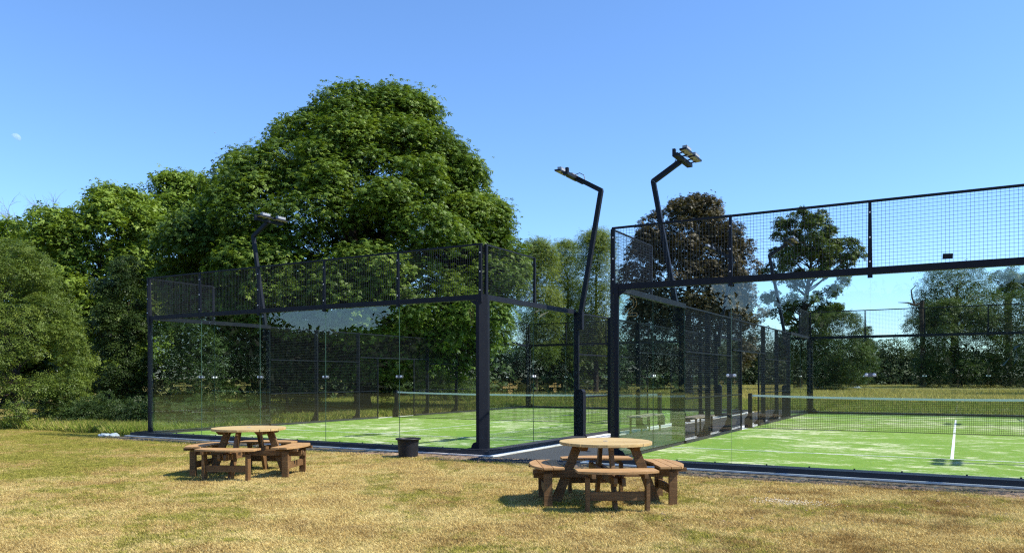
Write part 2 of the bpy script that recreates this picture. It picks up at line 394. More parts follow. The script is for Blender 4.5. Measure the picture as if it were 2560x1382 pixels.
for ci, (ox, oy) in enumerate(COURTS):
    t = sheet('court_turf', ox + .0, ox + 10.0, oy + .0, oy + 20.0, TZ, M['turf'], None); tag(t, kind='structure')
    z = TZ + .004
    for y in (3.05, 16.95):
        sheet('service_line', ox + .02, ox + 9.98, oy + y - .025, oy + y + .025, z, M['white'], t)
    sheet('centre_line', ox + 4.975, ox + 5.025, oy + 3.075, oy + 9.8, z, M['white'], t)
    sheet('centre_line', ox + 4.975, ox + 5.025, oy + 10.2, oy + 16.925, z, M['white'], t)
    # concrete foundation kerb round the court
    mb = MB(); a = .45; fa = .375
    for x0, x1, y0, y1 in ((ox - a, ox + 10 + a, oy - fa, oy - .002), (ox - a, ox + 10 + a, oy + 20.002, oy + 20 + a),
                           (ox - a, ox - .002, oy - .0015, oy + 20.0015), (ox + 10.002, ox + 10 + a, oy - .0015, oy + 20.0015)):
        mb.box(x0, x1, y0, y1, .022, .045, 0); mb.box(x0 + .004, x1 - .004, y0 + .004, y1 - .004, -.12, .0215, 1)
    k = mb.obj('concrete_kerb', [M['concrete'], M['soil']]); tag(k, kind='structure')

# ------------------------------------------------------------------ padel court enclosures
def wire_panel_mesh(name, L, H, wx=.05, wz=.05, t=.0018):
    """welded mesh of real wires in the x-z plane, from (0,0) to (L,H)"""
    V = []; F = []; k = 0
    sq = [(-1, -1), (1, -1), (1, 1), (-1, 1)]
    for i in range(int(round(L / wx)) + 1):
        x = min(i * wx, L)
        for z in (0, H):
            for a, b in sq: V.append((x + a * t, b * t + .005, z))
        F += [(k, k + 1, k + 5, k + 4), (k + 1, k + 2, k + 6, k + 5), (k + 2, k + 3, k + 7, k + 6), (k + 3, k, k + 4, k + 7)]; k += 8
    for i in range(int(round(H / wz)) + 1):
        z = min(i * wz, H)
        for x in (0, L):
            for a, b in sq: V.append((x, a * t, z + b * t))
        F += [(k, k + 1, k + 5, k + 4), (k + 1, k + 2, k + 6, k + 5), (k + 2, k + 3, k + 7, k + 6), (k + 3, k, k + 4, k + 7)]; k += 8
    return mesh_np(name, np.array(V), np.array(F), M['wire'])
WIRE = {}
def wires(L, H):
    k = (round(L, 3), round(H, 3))
    if k not in WIRE: WIRE[k] = wire_panel_mesh('mesh_panel', L, H)
    return WIRE[k]
def glass_mesh(L, H):
    mb = MB(); t = .006; b = .004
    mb.add([(0, -t, 0), (L, -t, 0), (L, -t, H), (0, -t, H), (0, t, 0), (L, t, 0), (L, t, H), (0, t, H)], [(0, 1, 2, 3), (5, 4, 7, 6)], 0)
    mb.add([(0, -t, 0), (0, t, 0), (0, t, H), (0, -t, H), (L, -t, 0), (L, t, 0), (L, t, H), (L, -t, H)], [(1, 0, 3, 2), (4, 5, 6, 7), (3, 7, 6, 2), (0, 1, 5, 4)], 1)
    return mb.mesh('glass_panel', [M['glass'], M['edge']])
GL = {}
def glass(L, H):
    k = (round(L, 3), round(H, 3))
    if k not in GL: GL[k] = glass_mesh(L, H)
    return GL[k]
def mk(fn, name, mats, smooth=False): mb = MB(); fn(mb); return mb.mesh(name, mats, smooth)
def _clamp(mb):
    mb.box(-.075, .075, -.020, .020, -.028, .028, 0)
CLAMP = mk(_clamp, 'glass_clamp', [M['clamp'], M['chrome']])
def _bolt(mb):
    mb.lathe([(0.0, -.030), (.018, -.029), (.024, -.024), (.024, -.0203), (.006, -.0203), (.006, .0203), (.024, .0203), (.024, .024), (.018, .029), (0, .030)], 12, 0)
BOLT = mk(_bolt, 'bolt', M['chrome'], True)
def bolt(parent, x, z):
    o = link('bolt', BOLT, parent, (x, 0, z)); o.rotation_euler = (R(90), 0, 0); return o

# print on the glass: lettering and an emblem of crossed rackets
def text_mesh(s, size, serif=False):
    cu = bpy.data.curves.new('lettering', 'FONT'); cu.body = s; cu.size = size; cu.align_x = 'CENTER'; cu.extrude = .0006
    cu.space_character = 1.04; cu.resolution_u = 2
    o = bpy.data.objects.new('lettering', cu); COL.objects.link(o)
    bpy.context.view_layer.update()
    me = bpy.data.meshes.new_from_object(o.evaluated_get(bpy.context.evaluated_depsgraph_get()))
    bpy.data.objects.remove(o); me.materials.clear(); me.materials.append(M['gold']); me.name = 'lettering'; return me
def serif_text(s, size):
    """capital-and-lowercase sans letters with slab serifs added by widening the strokes' feet"""
    return text_mesh(s, size)
TXT1 = text_mesh('PADEL AT', .062); TXT2 = serif_text('Denham Grove', .145)
def ring(mb, cx, cz, rx, rz, w, rot=0, n=24, y=.0):
    for k in range(n):
        a0, a1 = 2 * math.pi * k / n, 2 * math.pi * (k + 1) / n
        def P(a, s): 
            x, z = (rx + s) * math.cos(a), (rz + s) * math.sin(a)
            return (cx + x * math.cos(rot) - z * math.sin(rot), y, cz + x * math.sin(rot) + z * math.cos(rot))
        v = [P(a0, -w), P(a0, w), P(a1, w), P(a1, -w)]
        mb.add(v + [(p[0], p[1] + .001, p[2]) for p in v], [(0, 1, 2, 3), (7, 6, 5, 4)])
def _emblem(mb):
    for sgn in (1, -1):
        rot = sgn * .85
        cx, cz = -sgn * .085, -.10
        ring(mb, cx, cz, .036, .055, .006, rot)
        dx, dz = math.sin(rot) , -math.cos(rot)
        p = (cx + dx * .058, .0005, cz + dz * .058); q = (cx + dx * .15, .0005, cz + dz * .15)
        mb.bar(p, q, .012, .002, (0, 1, 0))
    ring(mb, 0, -.05, .012, .012, .006, 0, 10)
EMB = mk(_emblem, 'emblem', M['gold'])
def outline_digit(pts, w=.006):
    mb = MB()
    for i in range(len(pts)):
        (a, b), (c, d) = pts[i], pts[(i + 1) % len(pts)]
        mb.bar((a, 0, b), (c, 0, d), .002, w, (0, 1, 0)) if False else mb.bar((a, 0, b), (c, 0, d), w, .002, (0, 1, 0))
    return mb.mesh('number_outline', M['gold'])
def arc(cx, cz, r, a0, a1, n, sx=1): return [(cx + sx * r * math.cos(R(a0 + (a1 - a0) * k / n)), cz + r * math.sin(R(a0 + (a1 - a0) * k / n))) for k in range(n + 1)]
DIG1 = outline_digit([(.055, 0), (.055, .30), (.01, .30), (-.06, .245), (-.06, .205), (.005, .235), (.005, 0)])
DIG2 = outline_digit([(.13, 0), (-.13, 0), (-.13, .04)] + [(-.06, .095), (.03, .145), (.075, .185)] + arc(0.0, .215, .078, 0, 170, 8) + [(-.125, .225)] +
                     list(reversed(arc(0, .215, .128, -15, 172, 10))) [0:11] + [(.095, .135), (.01, .085), (-.035, .05), (.13, .05)])
def print_on(panel, L, z, mirror=False, k=1.0):
    for me, dz in ((TXT1, .115), (TXT2, 0.0)):
        o = link('lettering', me, panel, (L / 2, -.0078, z + dz * k)); o.rotation_euler = (R(90), 0, 0)
        o.scale = (-k if mirror else k, k, 1)
    e = link('emblem', EMB, panel, (L / 2, -.0086, z)); e.scale = (k, 1, k)

GZ0, GZ1 = TZ + .07, 2.945
def enclosure(ox, oy, label, digit, digit_panel):
    root = empty('padel_court_enclosure', (ox, oy, 0)); tag(root, label, 'court enclosure', 'fenced padel courts side by side')
    P = lambda fn, name='part', m=M['steel'], **k: (lambda mb: (fn(mb), mb.obj(name, m, root, **k))[1])(MB())
    # corner posts: a folded plate with a chamfered outer corner
    prof = [(-.12, -.07), (-.05, -.07), (.07, .05), (.07, .12), (.012, .12), (.012, .062), (-.062, -.012), (-.12, -.012)]
    for cx, cy, sx, sy in ((0, 0, -1, 1), (10, 0, 1, 1), (0, 20, -1, -1), (10, 20, 1, -1)):
        pr = prof if sx * sy > 0 else prof[::-1]
        P(lambda mb: (mb.prism([(cx + sx * a, cy + sy * b) for a, b in pr], TZ + .07, 3.055),
                      [mb.lathe([(.0, .19), (.10, .19), (.13, .13), (.135, .122)], 14, 0, (cx + sx * .02, cy + sy * .12)) if False else None],
                      # gusset plates at the head
                      mb.prism([(.0, 0), (.20, 0), (.20, -.02), (.085, -.10), (.03, -.26), (0, -.26)][::(1 if sx * sy > 0 else -1)] if True else [], -.0045, .0045,
                               fn=lambda a, b, c: (cx - sx * (.05 + a), cy + sy * (-.05 + c), 2.945 + b)),
                      # foot: gusset and base plate
                      mb.prism([(0, 0), (.20, 0), (.19, .06), (.15, .11), (.09, .13), (0, .13)][::(1 if sx * sy > 0 else -1)], -.006, .006,
                               fn=lambda a, b, c: (cx - sx * (.04 + a), cy + sy * (-.055 + c), TZ + .075 + b)),
                      mb.prism([(.16, -.30), (-.32, -.30), (-.32, .20), (.30, .20), (.30, -.16)][::(-1 if sx * sy > 0 else 1)], TZ + .0705, TZ + .082,
                               fn=lambda a, b, c: (cx + sx * a, cy + sy * b, c))), 'corner_post')
    # raised base beam round the court, in bolted lengths
    for (yy, sgn) in ((0, -1), (20, 1)):
        for i in range(4):
            x0, x1 = -.31 + 10.62 / 4 * i + .001, -.31 + 10.62 / 4 * (i + 1) - .001
            P(lambda mb: (mb.prism([(x0, .012), (x1, .012), (x1, .31), (x0, .31)] if sgn > 0 else [(x0, -.31), (x1, -.31), (x1, -.012), (x0, -.012)], .048, TZ + .07, fn=lambda a, b, c: (a, yy + b, c)),
                          [mb.lathe([(.013, TZ + .07), (.013, TZ + .088), (0, TZ + .09)], 6, 0, (x0 + .2 + q * .62, yy + sgn * .045)) for q in range(4)]), 'base_beam', M['rubber'])
    for (xx, sgn) in ((0, -1), (10, 1)):
        for y0, y1 in ((.015, 4.0), (16.0, 19.985)):
            P(lambda mb: mb.box(*(sorted((xx + sgn * .012, xx + sgn * .30))), y0, y1, .048, TZ + .07), 'base_beam', M['rubber'])
        for y0, y1 in ((4.003, 8.9), (11.1, 15.997)):
            P(lambda mb: mb.box(*(sorted((xx - .02, xx + .03))), y0, y1, .048, TZ + .06), 'base_beam', M['rubber'])
    # beams at the top of the glass
    for yy, s in ((0, -1), (20, 1)):
        P(lambda mb: mb.box(.05, 9.95, *(sorted((yy + s * -.03, yy + s * .06))), 2.95, 3.05), 'top_beam')
        P(lambda mb: mb.box(.0, 10.0, *(sorted((yy + s * .012, yy + s * .045))), 3.985, 4.02), 'top_rail')
    for xx, s in ((0, -1), (10, 1)):
        for y0, y1 in ((.065, 4.0), (16.0, 19.935)):
            P(lambda mb: mb.box(*(sorted((xx - s * .03, xx + s * .055))), y0, y1, 2.95, 3.05), 'side_beam')
        for y0, y1 in ((.03, 2.0), (18.0, 19.97)):
            P(lambda mb: mb.box(*(sorted((xx + s * .014, xx + s * .040))), y0, y1, 3.985, 4.012), 'top_rail')
    # posts of the upper mesh
    for yy, s in ((0, -1), (20, 1)):
        for i in range(6):
            x = min(max(i * 2.0, .03), 9.97)
            P(lambda mb: mb.prism([(x - .032, 2.90), (x + .032, 2.90), (x + .020, 4.0), (x - .020, 4.0)], 0, .045,
                                  fn=lambda a, b, c: (a, yy + s * (.0602 + (0 if i not in (0, 5) else .004)) - s * (c if b > 3.9 else c * .2), b) if False else (a, yy + s * (.016 + c), b)), 'upper_post')
    for xx, s in ((0, -1), (10, 1)):
        for y in (.06, 2.0, 18.0, 19.94):
            P(lambda mb: mb.prism([(y - .034, 3.05), (y + .034, 3.05), (y + .02, 4.0), (y - .02, 4.0)], 0, .045, fn=lambda a, b, c: (xx + s * (.012 + c), a, b)), 'upper_post')
    PB = mk(lambda mb: mb.lathe([(.0, .0), (.012, 0), (.012, .008), (0, .012)], 8), 'bolt', M['chrome'])
    for yy, s in ((0, -1), (20, 1)):
        for i in range(6):
            for z in (3.13, 3.48, 3.84):
                o = link('bolt', PB, root, (min(max(i * 2.0, .03), 9.97), yy + s * .0605, z)); o.rotation_euler = (R(90) if s < 0 else R(-90), 0, 0)
    # upper mesh, 1 m high
    for yy, s in ((0, -1), (20, 1)):
        for i in range(5): link('mesh_panel', wires(2.0, .95), root, (i * 2.0, yy + s * .010, 3.05))
    for xx, s in ((0, -1), (10, 1)):
        for y in (0, 18):
            o = link('mesh_panel', wires(2.0, .95), root, (xx + s * .010, y, 3.05)); o.rotation_euler = (0, 0, R(90))
    # glass
    H = GZ1 - GZ0
    def pane(x, y, rz, L, lettered=False, mirror=False, last=False):
        g = link('glass_panel', glass(L - .006, H), root, (x, y, GZ0)); g.rotation_euler = (0, 0, rz)
        if not last:
            c = link('glass_clamp', CLAMP, g, (L - .003, 0, 1.5 - GZ0)); 
            for q in (-.052, .052):
                b = link('bolt', BOLT, g, (L - .003 + q, 0, 1.5 - GZ0)); b.rotation_euler = (R(90), 0, 0)
        if lettered: print_on(g, L, (1.26 if mirror else 1.05) - GZ0, mirror, .62 if mirror else 1.0)
        return g
    for i in range(5):
        g = pane(i * 2.0 + .003, 0, 0, 2.0, last=(i == 4))
        if i == digit_panel:
            d = link('number_outline', digit, g, (.30 if digit_panel == 0 else 1.72, -.0085, 2.50 - GZ0))
    for i in range(5): pane(i * 2.0 + .003, 20, 0, 2.0, lettered=True, last=(i == 4))
    for y in (0, 2, 16, 18):
        g = pane(10, y + .003, R(90), 2.0, lettered=True, mirror=True, last=(y in (2, 18)))
        g = pane(0, y + 2.0 - .003, R(-90), 2.0, lettered=True, mirror=True, last=(y in (0, 16)))
    # side walls of mesh between the glass, with a doorway at the net
    for xx, s in ((0, -1), (10, 1)):
        for y in (4, 6, 8, 12, 14, 16):
            P(lambda mb: (mb.box(*(sorted((xx + s * .012, xx + s * .13))), y - .024, y + .024, .048, 3.0),
                          mb.prism([(.125, .05), (.34, .05), (.33, .10), (.27, .16), (.20, .22), (.16, .36), (.125, .36)], -.006, .006, fn=lambda a, b, c: (xx + s * a, y + c, b)),
                          mb.box(*(sorted((xx + s * .01, xx + s * .355))), y - .07, y + .07, .046, .06) if y not in (4, 16) else None), 'side_post')
        for y in (8.95, 11.05):
            P(lambda mb: mb.box(*(sorted((xx - .018, xx + .018))), y - .018, y + .018, .048, 2.16), 'door_jamb')
        P(lambda mb: mb.box(xx - .019, xx + .019, 8.025, 11.975, 2.16, 2.20), 'door_lintel')
        P(lambda mb: mb.box(xx - .016, xx + .016, 4.025, 15.975, 2.975, 3.01), 'mesh_rail')
        for z in (1.01, 2.02):
            for y0, y1 in ((4.025, 5.975), (6.025, 7.975), (12.025, 13.975), (14.025, 15.975)):
                P(lambda mb: mb.box(xx - .014, xx + .014, y0, y1, z - .014, z + .014), 'mesh_rail')
        for y0, y1 in ((8.025, 8.93), (11.07, 11.975)):
            P(lambda mb: mb.box(xx - .0141, xx + .0141, y0, y1, .996, 1.024), 'mesh_rail')
        for y in (4, 6, 12, 14):
            o = link('mesh_panel', wires(2.0, 2.9), root, (xx + s * .006, y, .09)); o.rotation_euler = (0, 0, R(90))
        for y in (8, 11.05):
            o = link('mesh_panel', wires(.95, 2.1), root, (xx + s * .006, y, .09)); o.rotation_euler = (0, 0, R(90))
        for y in (8, 10):
            o = link('mesh_panel', wires(2.0, .8), root, (xx + s * .006, y, 2.19)); o.rotation_euler = (0, 0, R(90))
    return root
enclosure(-10, 0, 'left padel court cage of glass and black mesh numbered 1', DIG1, 4)
enc2 = enclosure(D2, E2, 'right padel court cage of glass and black mesh numbered 2', DIG2, 0)
# small dark plate wired to the upper mesh of the right court
mb = MB(); mb.box(-.063, .063, -.008, .008, -.036, .036); mb.box(-.058, .058, -.0095, -.008, -.031, .031)
o = mb.obj('sign_plate', M['steel'], None, (7.69, E2 - .022, 3.135)); o.rotation_euler = (0, R(3), 0)
tag(o, 'small blank black plate fixed low on the upper mesh', 'plate')

# ------------------------------------------------------------------ nets
def net_mesh(L, H0, H1, name):
    """knotted cord net hanging from the tape, sagging towards its middle"""
    st = .045; nx = int(L / st); nz = int(.85 / st); V = []; F = []; k = 0
    top = lambda x: H1 - (H1 - H0) * (1 - abs(2 * x / L - 1) ** 2) - .05
    t = .0031; r = random.Random(3)
    def seg(p, q, ax):
        nonlocal k
        for pt in (p, q):
            for a, b in ((-t, -t), (t, -t), (t, t), (-t, t)):
                V.append((pt[0] + (a if ax else 0), pt[1] + b, pt[2] + (0 if ax else a)))
        F.extend([(k, k + 1, k + 5, k + 4), (k + 1, k + 2, k + 6, k + 5), (k + 2, k + 3, k + 7, k + 6), (k + 3, k, k + 4, k + 7)]); k += 8
    for i in range(nx + 1):
        x = i * st; seg((x, 0, .055), (x + r.uniform(-.004, .004), 0, top(x)), True)
    for j in range(nz + 1):
        z = j / nz; n = 24
        for i in range(n):
            x0, x1 = L * i / n, L * (i + 1) / n
            seg((x0, 0, .055 + (top(x0) - .055) * z), (x1, 0, .055 + (top(x1) - .055) * z), False)
    return mesh_np(name, np.array(V), np.array(F), M['net'])
def make_net(ox, oy, label):
    root = empty('court_net', (ox, oy + 10, 0)); tag(root, label, 'net', 'nets across the two courts')
    L = 10.0 - .12
    link('net_mesh', net_mesh(L, .92, .98, 'net_mesh'), root, (.06, 0, .0))
    mb = MB(); n = 24; z = lambda x: .98 - .06 * (1 - abs(2 * x / L - 1) ** 2)
    for i in range(n): mb.bar((.06 + L * i / n, 0, z(L * i / n) - .025), (.06 + L * (i + 1) / n, 0, z(L * (i + 1) / n) - .025), .014, .055)
    mb.obj('net_tape', M['white'], root)
    for x, s in ((0, -1), (10, 1)):
        mb = MB(); mb.box(x - .05, x + .05, -.06, .06, .05, 1.02)
        mb.prism([(0.05, .05), (.15, .05), (.15, .30), (.10, .36), (.05, .42)], -.05, .05, fn=lambda a, b, c: (x + s * a, c, b))
        mb.box(x - .09, x + .09, -.11, .11, .055, .068)
        mb.obj('net_post', M['steel'], root, bevel=.006)
    mb = MB(); mb.tube([(.06, 0, .055), (5, 0, .052), (9.94, 0, .055)], .006, 5); mb.obj('bottom_cord', M['net'], root)
    return root
make_net(-10, 0, 'black net with white tape across the left court')
make_net(D2, E2, 'black net with white tape across the right court')

# ------------------------------------------------------------------ floodlight poles (cranked), outside the side walls
def make_pole(x, y, s, label):
    """s = +1 leans to +x, arm returns towards the court"""
    root = empty('floodlight_pole', (x, y, 0)); tag(root, label, 'floodlight', 'cranked floodlight poles round the courts')
    root.scale = (1, 1, 1)
    X = lambda a: s * a
    mb = MB(); mb.bar((X(.18), 0, 2.60), (X(.19), 0, 3.02), .09, .12, (0, 1, 0)); mb.box(*sorted((X(.10), X(.24))), -.05, .05, 2.58, 2.99)
    mb.obj('pole_bracket', M['steel'], root)
    mb = MB()
    c = [(.135, 2.98), (.235, 2.98), (.745, 5.745), (.735, 5.80), (.645, 5.73)]
    mb.prism(c if s > 0 else c[::-1], -.045, .045, fn=lambda a, b, cc: (X(a), cc, b)); mb.obj('pole', M['steel'], root)
    mb = MB(); c = [(.7355, 5.803), (.645, 5.732), (.02, 6.10), (.06, 6.195)]
    mb.prism(c[::-1] if s > 0 else c, -.044, .044, fn=lambda a, b, cc: (X(a), cc, b)); mb.obj('arm', M['steel'], root)
    mb = MB(); mb.box(*sorted((X(-.02), X(.10))), -.52, .52, 6.10, 6.17); mb.box(*sorted((X(.04), X(.10))), -.52, -.44, 6.171, 6.26)
    mb.obj('crossbar', M['steel'], root)
    for yy in (-.30, .30):
        L = MB()                                            # lamp body tilted towards the court
        tl = R(-3); f = lambda a, b, cc: (X(-.14 + a * math.cos(tl) + cc * math.sin(tl) * 1), yy + b, 6.20 + a * math.sin(tl) * 1 + cc * math.cos(tl))
        P8 = [(-.075, -.26), (.075, -.26), (.075, .26), (-.075, .26)]
        P8 = P8 if s > 0 else P8[::-1]
        L.prism(P8, 0, .035, fn=f); lo = L.obj('lamp', M['steel'], root)
        g = MB(); g.prism([(a * .93, b * .93) for a, b in P8], -.006, -.0005, fn=f); g.obj('lens', M['lens'], lo)
        g = MB(); g.prism([(a * .7, b * .55) for a, b in P8], .0355, .10, fn=f)
        for q in range(5): g.prism([(a * .68, -.14 + q * .07 + (.008 if b > 0 else -.008)) for a, b in P8], .1003, .118, fn=f)
        g.obj('driver_box', M['driver'], lo)
        g = MB(); g.bar((X(-.12), yy - .12, 6.19), (X(.0), yy - .12, 6.165), .03, .02); g.bar((X(-.12), yy + .12, 6.19), (X(.0), yy + .12, 6.165), .03, .02)
        g.obj('lamp_bracket', M['steel'], lo)
    pts = [(X(.30), .03, 5.99), (X(.22), .10, 6.20), (X(.10), .12, 6.27), (X(.0), .10, 6.24), (X(-.12), .22, 6.19)]
    mb = MB(); mb.tube(pts, .009, 5); mb.obj('cable', M['cable'], root)
    return root
def sleeve(x, y, s):
    return None
where = {(0, 4, -1): 'near left', (10, 4, 1): 'near right', (0, 16, -1): 'far left', (10, 16, 1): 'far right'}
for (ox, oy), nm in zip(COURTS, ('left', 'right')):
    for (px, py, s), wd in where.items():
        make_pole(ox + px, oy + py, s, {
            ('left', 'near left'): 'black cranked floodlight in front of the tallest green tree',
            ('left', 'near right'): 'black cranked floodlight leaning right against open sky between the courts',
            ('left', 'far left'): 'distant black floodlight by the left court corner post',
            ('left', 'far right'): 'distant black floodlight bending left before the copper tree',
            ('right', 'near left'): 'tallest black floodlight leaning left above the right court corner',
            ('right', 'far left'): 'distant black floodlight bending right before the sparse oak',
            ('right', 'near right'): 'black floodlight at the right court side beyond the picture edge',
            ('right', 'far right'): 'black floodlight at the far end beyond the picture edge'}[(nm, wd)])
        o = MB(); o.prism([(.131, .062), (.27, .062), (.27, 1.14), (.22, 1.20), (.131, 1.20)][::(1 if s > 0 else -1)], -.075, .075, fn=lambda a, b, c: (s * a, c, b))
        o = o.obj('cable_box', M['steel'], None, (ox + px, oy + py, 0))
        tag(o, 'upright black cable box with chamfered top at the %s post of the %s court' % (wd, nm), 'cable box', 'cable boxes below the floodlights')

# benches in the passage between the courts
def make_bench(x, y, label):
    root = empty('bench', (x, y, .022)); tag(root, label, 'bench', 'benches in the passage between courts')
    for i in range(3):
        mb = MB(); mb.box(-.19 + i * .13, -.19 + i * .13 + .12, -.85, .85, .43, .46); mb.obj('seat_slat', M['benchwood'], root)
    for sx in (-1, 1):
        for yy in (-.7, .7):
            mb = MB(); mb.box(sx * .15 - .02, sx * .15 + .02, yy - .02, yy + .02, 0, .405); mb.obj('leg', M['steel'], root)
    for yy in (-.7, .7):
        mb = MB(); mb.box(-.18, .18, yy - .021, yy + .021, .4055, .4295); mb.obj('seat_support', M['steel'], root)
    return root
make_bench(.62, 7.1, 'slatted bench beside the left court in the passage')
make_bench(2.02, 7.15, 'slatted bench beside the right court in the passage')

# ------------------------------------------------------------------ round picnic tables
def make_table(x, y, rz, label):
    root = empty('picnic_table', (x, y, 0), rz); tag(root, label, 'picnic table', 'round wooden picnic tables')
    rad = .545; zt = .72; n = 8; w = 2 * rad / n
    def disc(x0, x1, r):                                       # board of a round top, long axis y
        pts = []
        for k in range(7): xx = x0 + (x1 - x0) * k / 6; pts.append((xx, -math.sqrt(max(0.0004, r * r - min(xx * xx, r * r)))))
        for k in range(7): xx = x1 + (x0 - x1) * k / 6; pts.append((xx, math.sqrt(max(0.0004, r * r - min(xx * xx, r * r)))))
        return pts
    for i in range(n):
        x0 = -rad + i * w + .005; x1 = x0 + w - .010
        mb = MB(); mb.prism([(b, -a) for a, b in disc(x0, x1, rad)], zt - .034, zt)
        mb.obj('tabletop_board', M['woodtop'], root, bevel=.003)
    for yy in (-.30, .30):
        mb = MB(); mb.prism([(-.30, zt - .09), (.30, zt - .09), (.40, zt - .035), (-.40, zt - .035)], yy - .035, yy + .035, fn=lambda a, b, c: (c, a, b)); mb.obj('batten', M['wood'], root)
    mb = MB(); mb.lathe([(.028, zt + .001), (.028, zt + .004), (.016, zt + .004), (.016, zt + .001)], 16); mb.obj('parasol_ring', M['driver'], root)
    for k in range(4):
        a = k * math.pi / 2; c, s = math.cos(a), math.sin(a)
        T = lambda r, t, z: (r * c - t * s, r * s + t * c, z)
        mb = MB()                                              # splayed leg
        mb.add([T(.275, -.022, zt - .036), T(.385, -.022, zt - .036), T(.385, .022, zt - .036), T(.275, .022, zt - .036),
                T(.535, -.022, .0), T(.655, -.022, .0), T(.655, .022, .0), T(.535, .022, .0)],
               [(0, 1, 2, 3), (7, 6, 5, 4), (4, 5, 1, 0), (5, 6, 2, 1), (6, 7, 3, 2), (7, 4, 0, 3)])
        mb.obj('table_leg', M['wood'], root, bevel=.003)
        for sg in (-1, 1):                                     # seat bearer beams, one each side of the leg
            t0 = sg * (.045)
            zb = .285 + (.0 if k % 2 == 0 else .0)
            mb = MB(); r0 = .07 if True else 0
            pts = [(r0, .30), (.86, .30), (.86, .345), (.84, .388), (r0, .388)] if sg > 0 else [(r0, .30), (.84, .30), (.86, .33), (.86, .388), (r0, .388)]
            mb.prism(pts, -.0205, .0205, fn=lambda A, B, C: T(A, t0 + C, B)); mb.obj('seat_bearer', M['wood'], root, bevel=.003)
            mb = MB(); mb.lathe([(0, -.008), (.011, -.006), (.013, 0)], 8)
        # seat of three boards: outer one D-shaped, inner one hollowed
        ro, ri = .905, .665; hl = .445
        def seat(ra, rb, outer=False, inner=False):
            m = 12; lo = []; hi = []
            for q in range(m + 1):
                t = -hl + 2 * hl * q / m
                a_, b_ = ra, rb
                if outer: b_ = max(ra + .004, min(rb, math.sqrt(max(.01, .925 ** 2 - t * t)) - .02))
                if inner: a_ = min(rb - .03, max(ra, math.sqrt(max(.01, .66 ** 2 - t * t)) - .095))
                lo.append((a_, t)); hi.append((b_, t))
            return lo + hi[::-1]
        for ra, rb, fl in ((.545, .668, 'i'), (.674, .782, 'm'), (.788, .90, 'o')):
            pl = seat(ra, rb, fl == 'o', fl == 'i')
            mb = MB(); mb.prism([T(A, B, 0)[:2] for A, B in pl][::-1], .433, .460)
            mb.obj('seat_board', M['woodseat'], root, bevel=.003)
        for t in (-.33, .33):
            mb = MB(); r_ = .72
            mb.box(-.048, .048, -.021, .021, 0, .388)
            mb.v = [T(r_ + vx, t + vy, vz) for vx, vy, vz in mb.v]
            mb.obj('bench_leg', M['wood'], root, bevel=.003)
            mb = MB(); mb.box(-.165, .165, -.0205, .0205, .389, .4295); mb.v = [T(.725 + vx, t + (-.045 if t > 0 else .045) + vy, vz) for vx, vy, vz in mb.v]
            mb.obj('seat_batten', M['wood'], root)
        mb = MB(); mb.box(-.018, .018, -.307, .307, .13, .225); mb.v = [T(.72 + vx, vy, vz) for vx, vy, vz in mb.v]
        mb.obj('stretcher', M['wood'], root, bevel=.003)
    return root
make_table(4.19, -3.97, R(29.9 + 3.5), 'right picnic table with round slatted top before the gravel path')
make_table(-1.58, -4.22, R(23), 'left picnic table with round slatted top on greener lawn')

# plant pot
root = empty('plant_pot', (-1.03, -.98, 0)); tag(root, 'black ribbed plastic plant pot beside the left court edge', 'plant pot')
mb = MB(); n = 40; H = .36
prof = [(.150, .004), (.158, .01), (.185, H * .72), (.192, H * .74), (.200, H * .90), (.205, H * .91)]
vs = []; fs = []
for j, (r, z) in enumerate(prof):
    for k in range(n * 2):
        a = math.pi * k / n; rr = r + (.0035 * (1 if (k // 3) % 2 else -1) if 0 < j < 4 else 0); vs.append((rr * math.cos(a), rr * math.sin(a), z))
for j in range(len(prof) - 1):
    for k in range(2 * n): fs.append((j * 2 * n + k, j * 2 * n + (k + 1) % (2 * n), (j + 1) * 2 * n + (k + 1) % (2 * n), (j + 1) * 2 * n + k))
mb.add(vs, fs); mb.lathe([(.195, H * .9), (.178, .03), (0, .028)], 40); mb.obj('pot_wall', M['pot'], root)
mb = MB(); mb.lathe([(.2052, H * .915), (.232, H * .93), (.236, H * .955), (.232, H), (.222, H * 1.005), (.205, H * .96), (.1955, H * .905)], 48); mb.obj('rim', M['pot'], root, smooth=True)

# three pale stones by the far left corner
for i, (x, y, s, lb) in enumerate([(-11.07, -.56, .10, 'pale stone at the left end of the row by the court corner'),
                                   (-10.93, -.55, .085, 'pale low stone in the middle of the row by the court corner'),
                                   (-10.80, -.44, .12, 'pale stone nearest the court corner post')]):
    bm = bmesh.new(); bmesh.ops.create_icosphere(bm, subdivisions=3, radius=1)
    r = random.Random(i); ph = [r.uniform(0, 6) for _ in range(3)]
    for v in bm.verts:
        f = 1 + .16 * math.sin(3.1 * v.co.x + ph[0]) + .14 * math.sin(3.7 * v.co.y + ph[1]) + .12 * math.sin(5 * v.co.z + v.co.x * 3 + ph[2])
        v.co = Vector((v.co.x * f * s, v.co.y * f * s * .8, max(-.3, v.co.z) * f * s * .62))
    me = bpy.data.meshes.new('stone'); bm.to_mesh(me); bm.free(); me.materials.append(M['rock'])
    o = link('stone', me, None, (x, y, .03)); tag(o, lb, 'stone', 'pale stones by the court corner')
bm = bmesh.new(); bmesh.ops.create_icosphere(bm, subdivisions=3, radius=1)
for v in bm.verts: v.co = Vector((v.co.x * .42 * (1 + .2 * math.sin(4 * v.co.y)), v.co.y * .3, v.co.z * .26 * (1 + .15 * math.sin(5 * v.co.x))))
me = bpy.data.meshes.new('boulder'); bm.to_mesh(me); bm.free(); me.materials.append(M['rock'])
o = link('boulder', me, None, (-1.9, 80.0, .2)); tag(o, 'white boulder lying in the far field behind the right court', 'boulder')

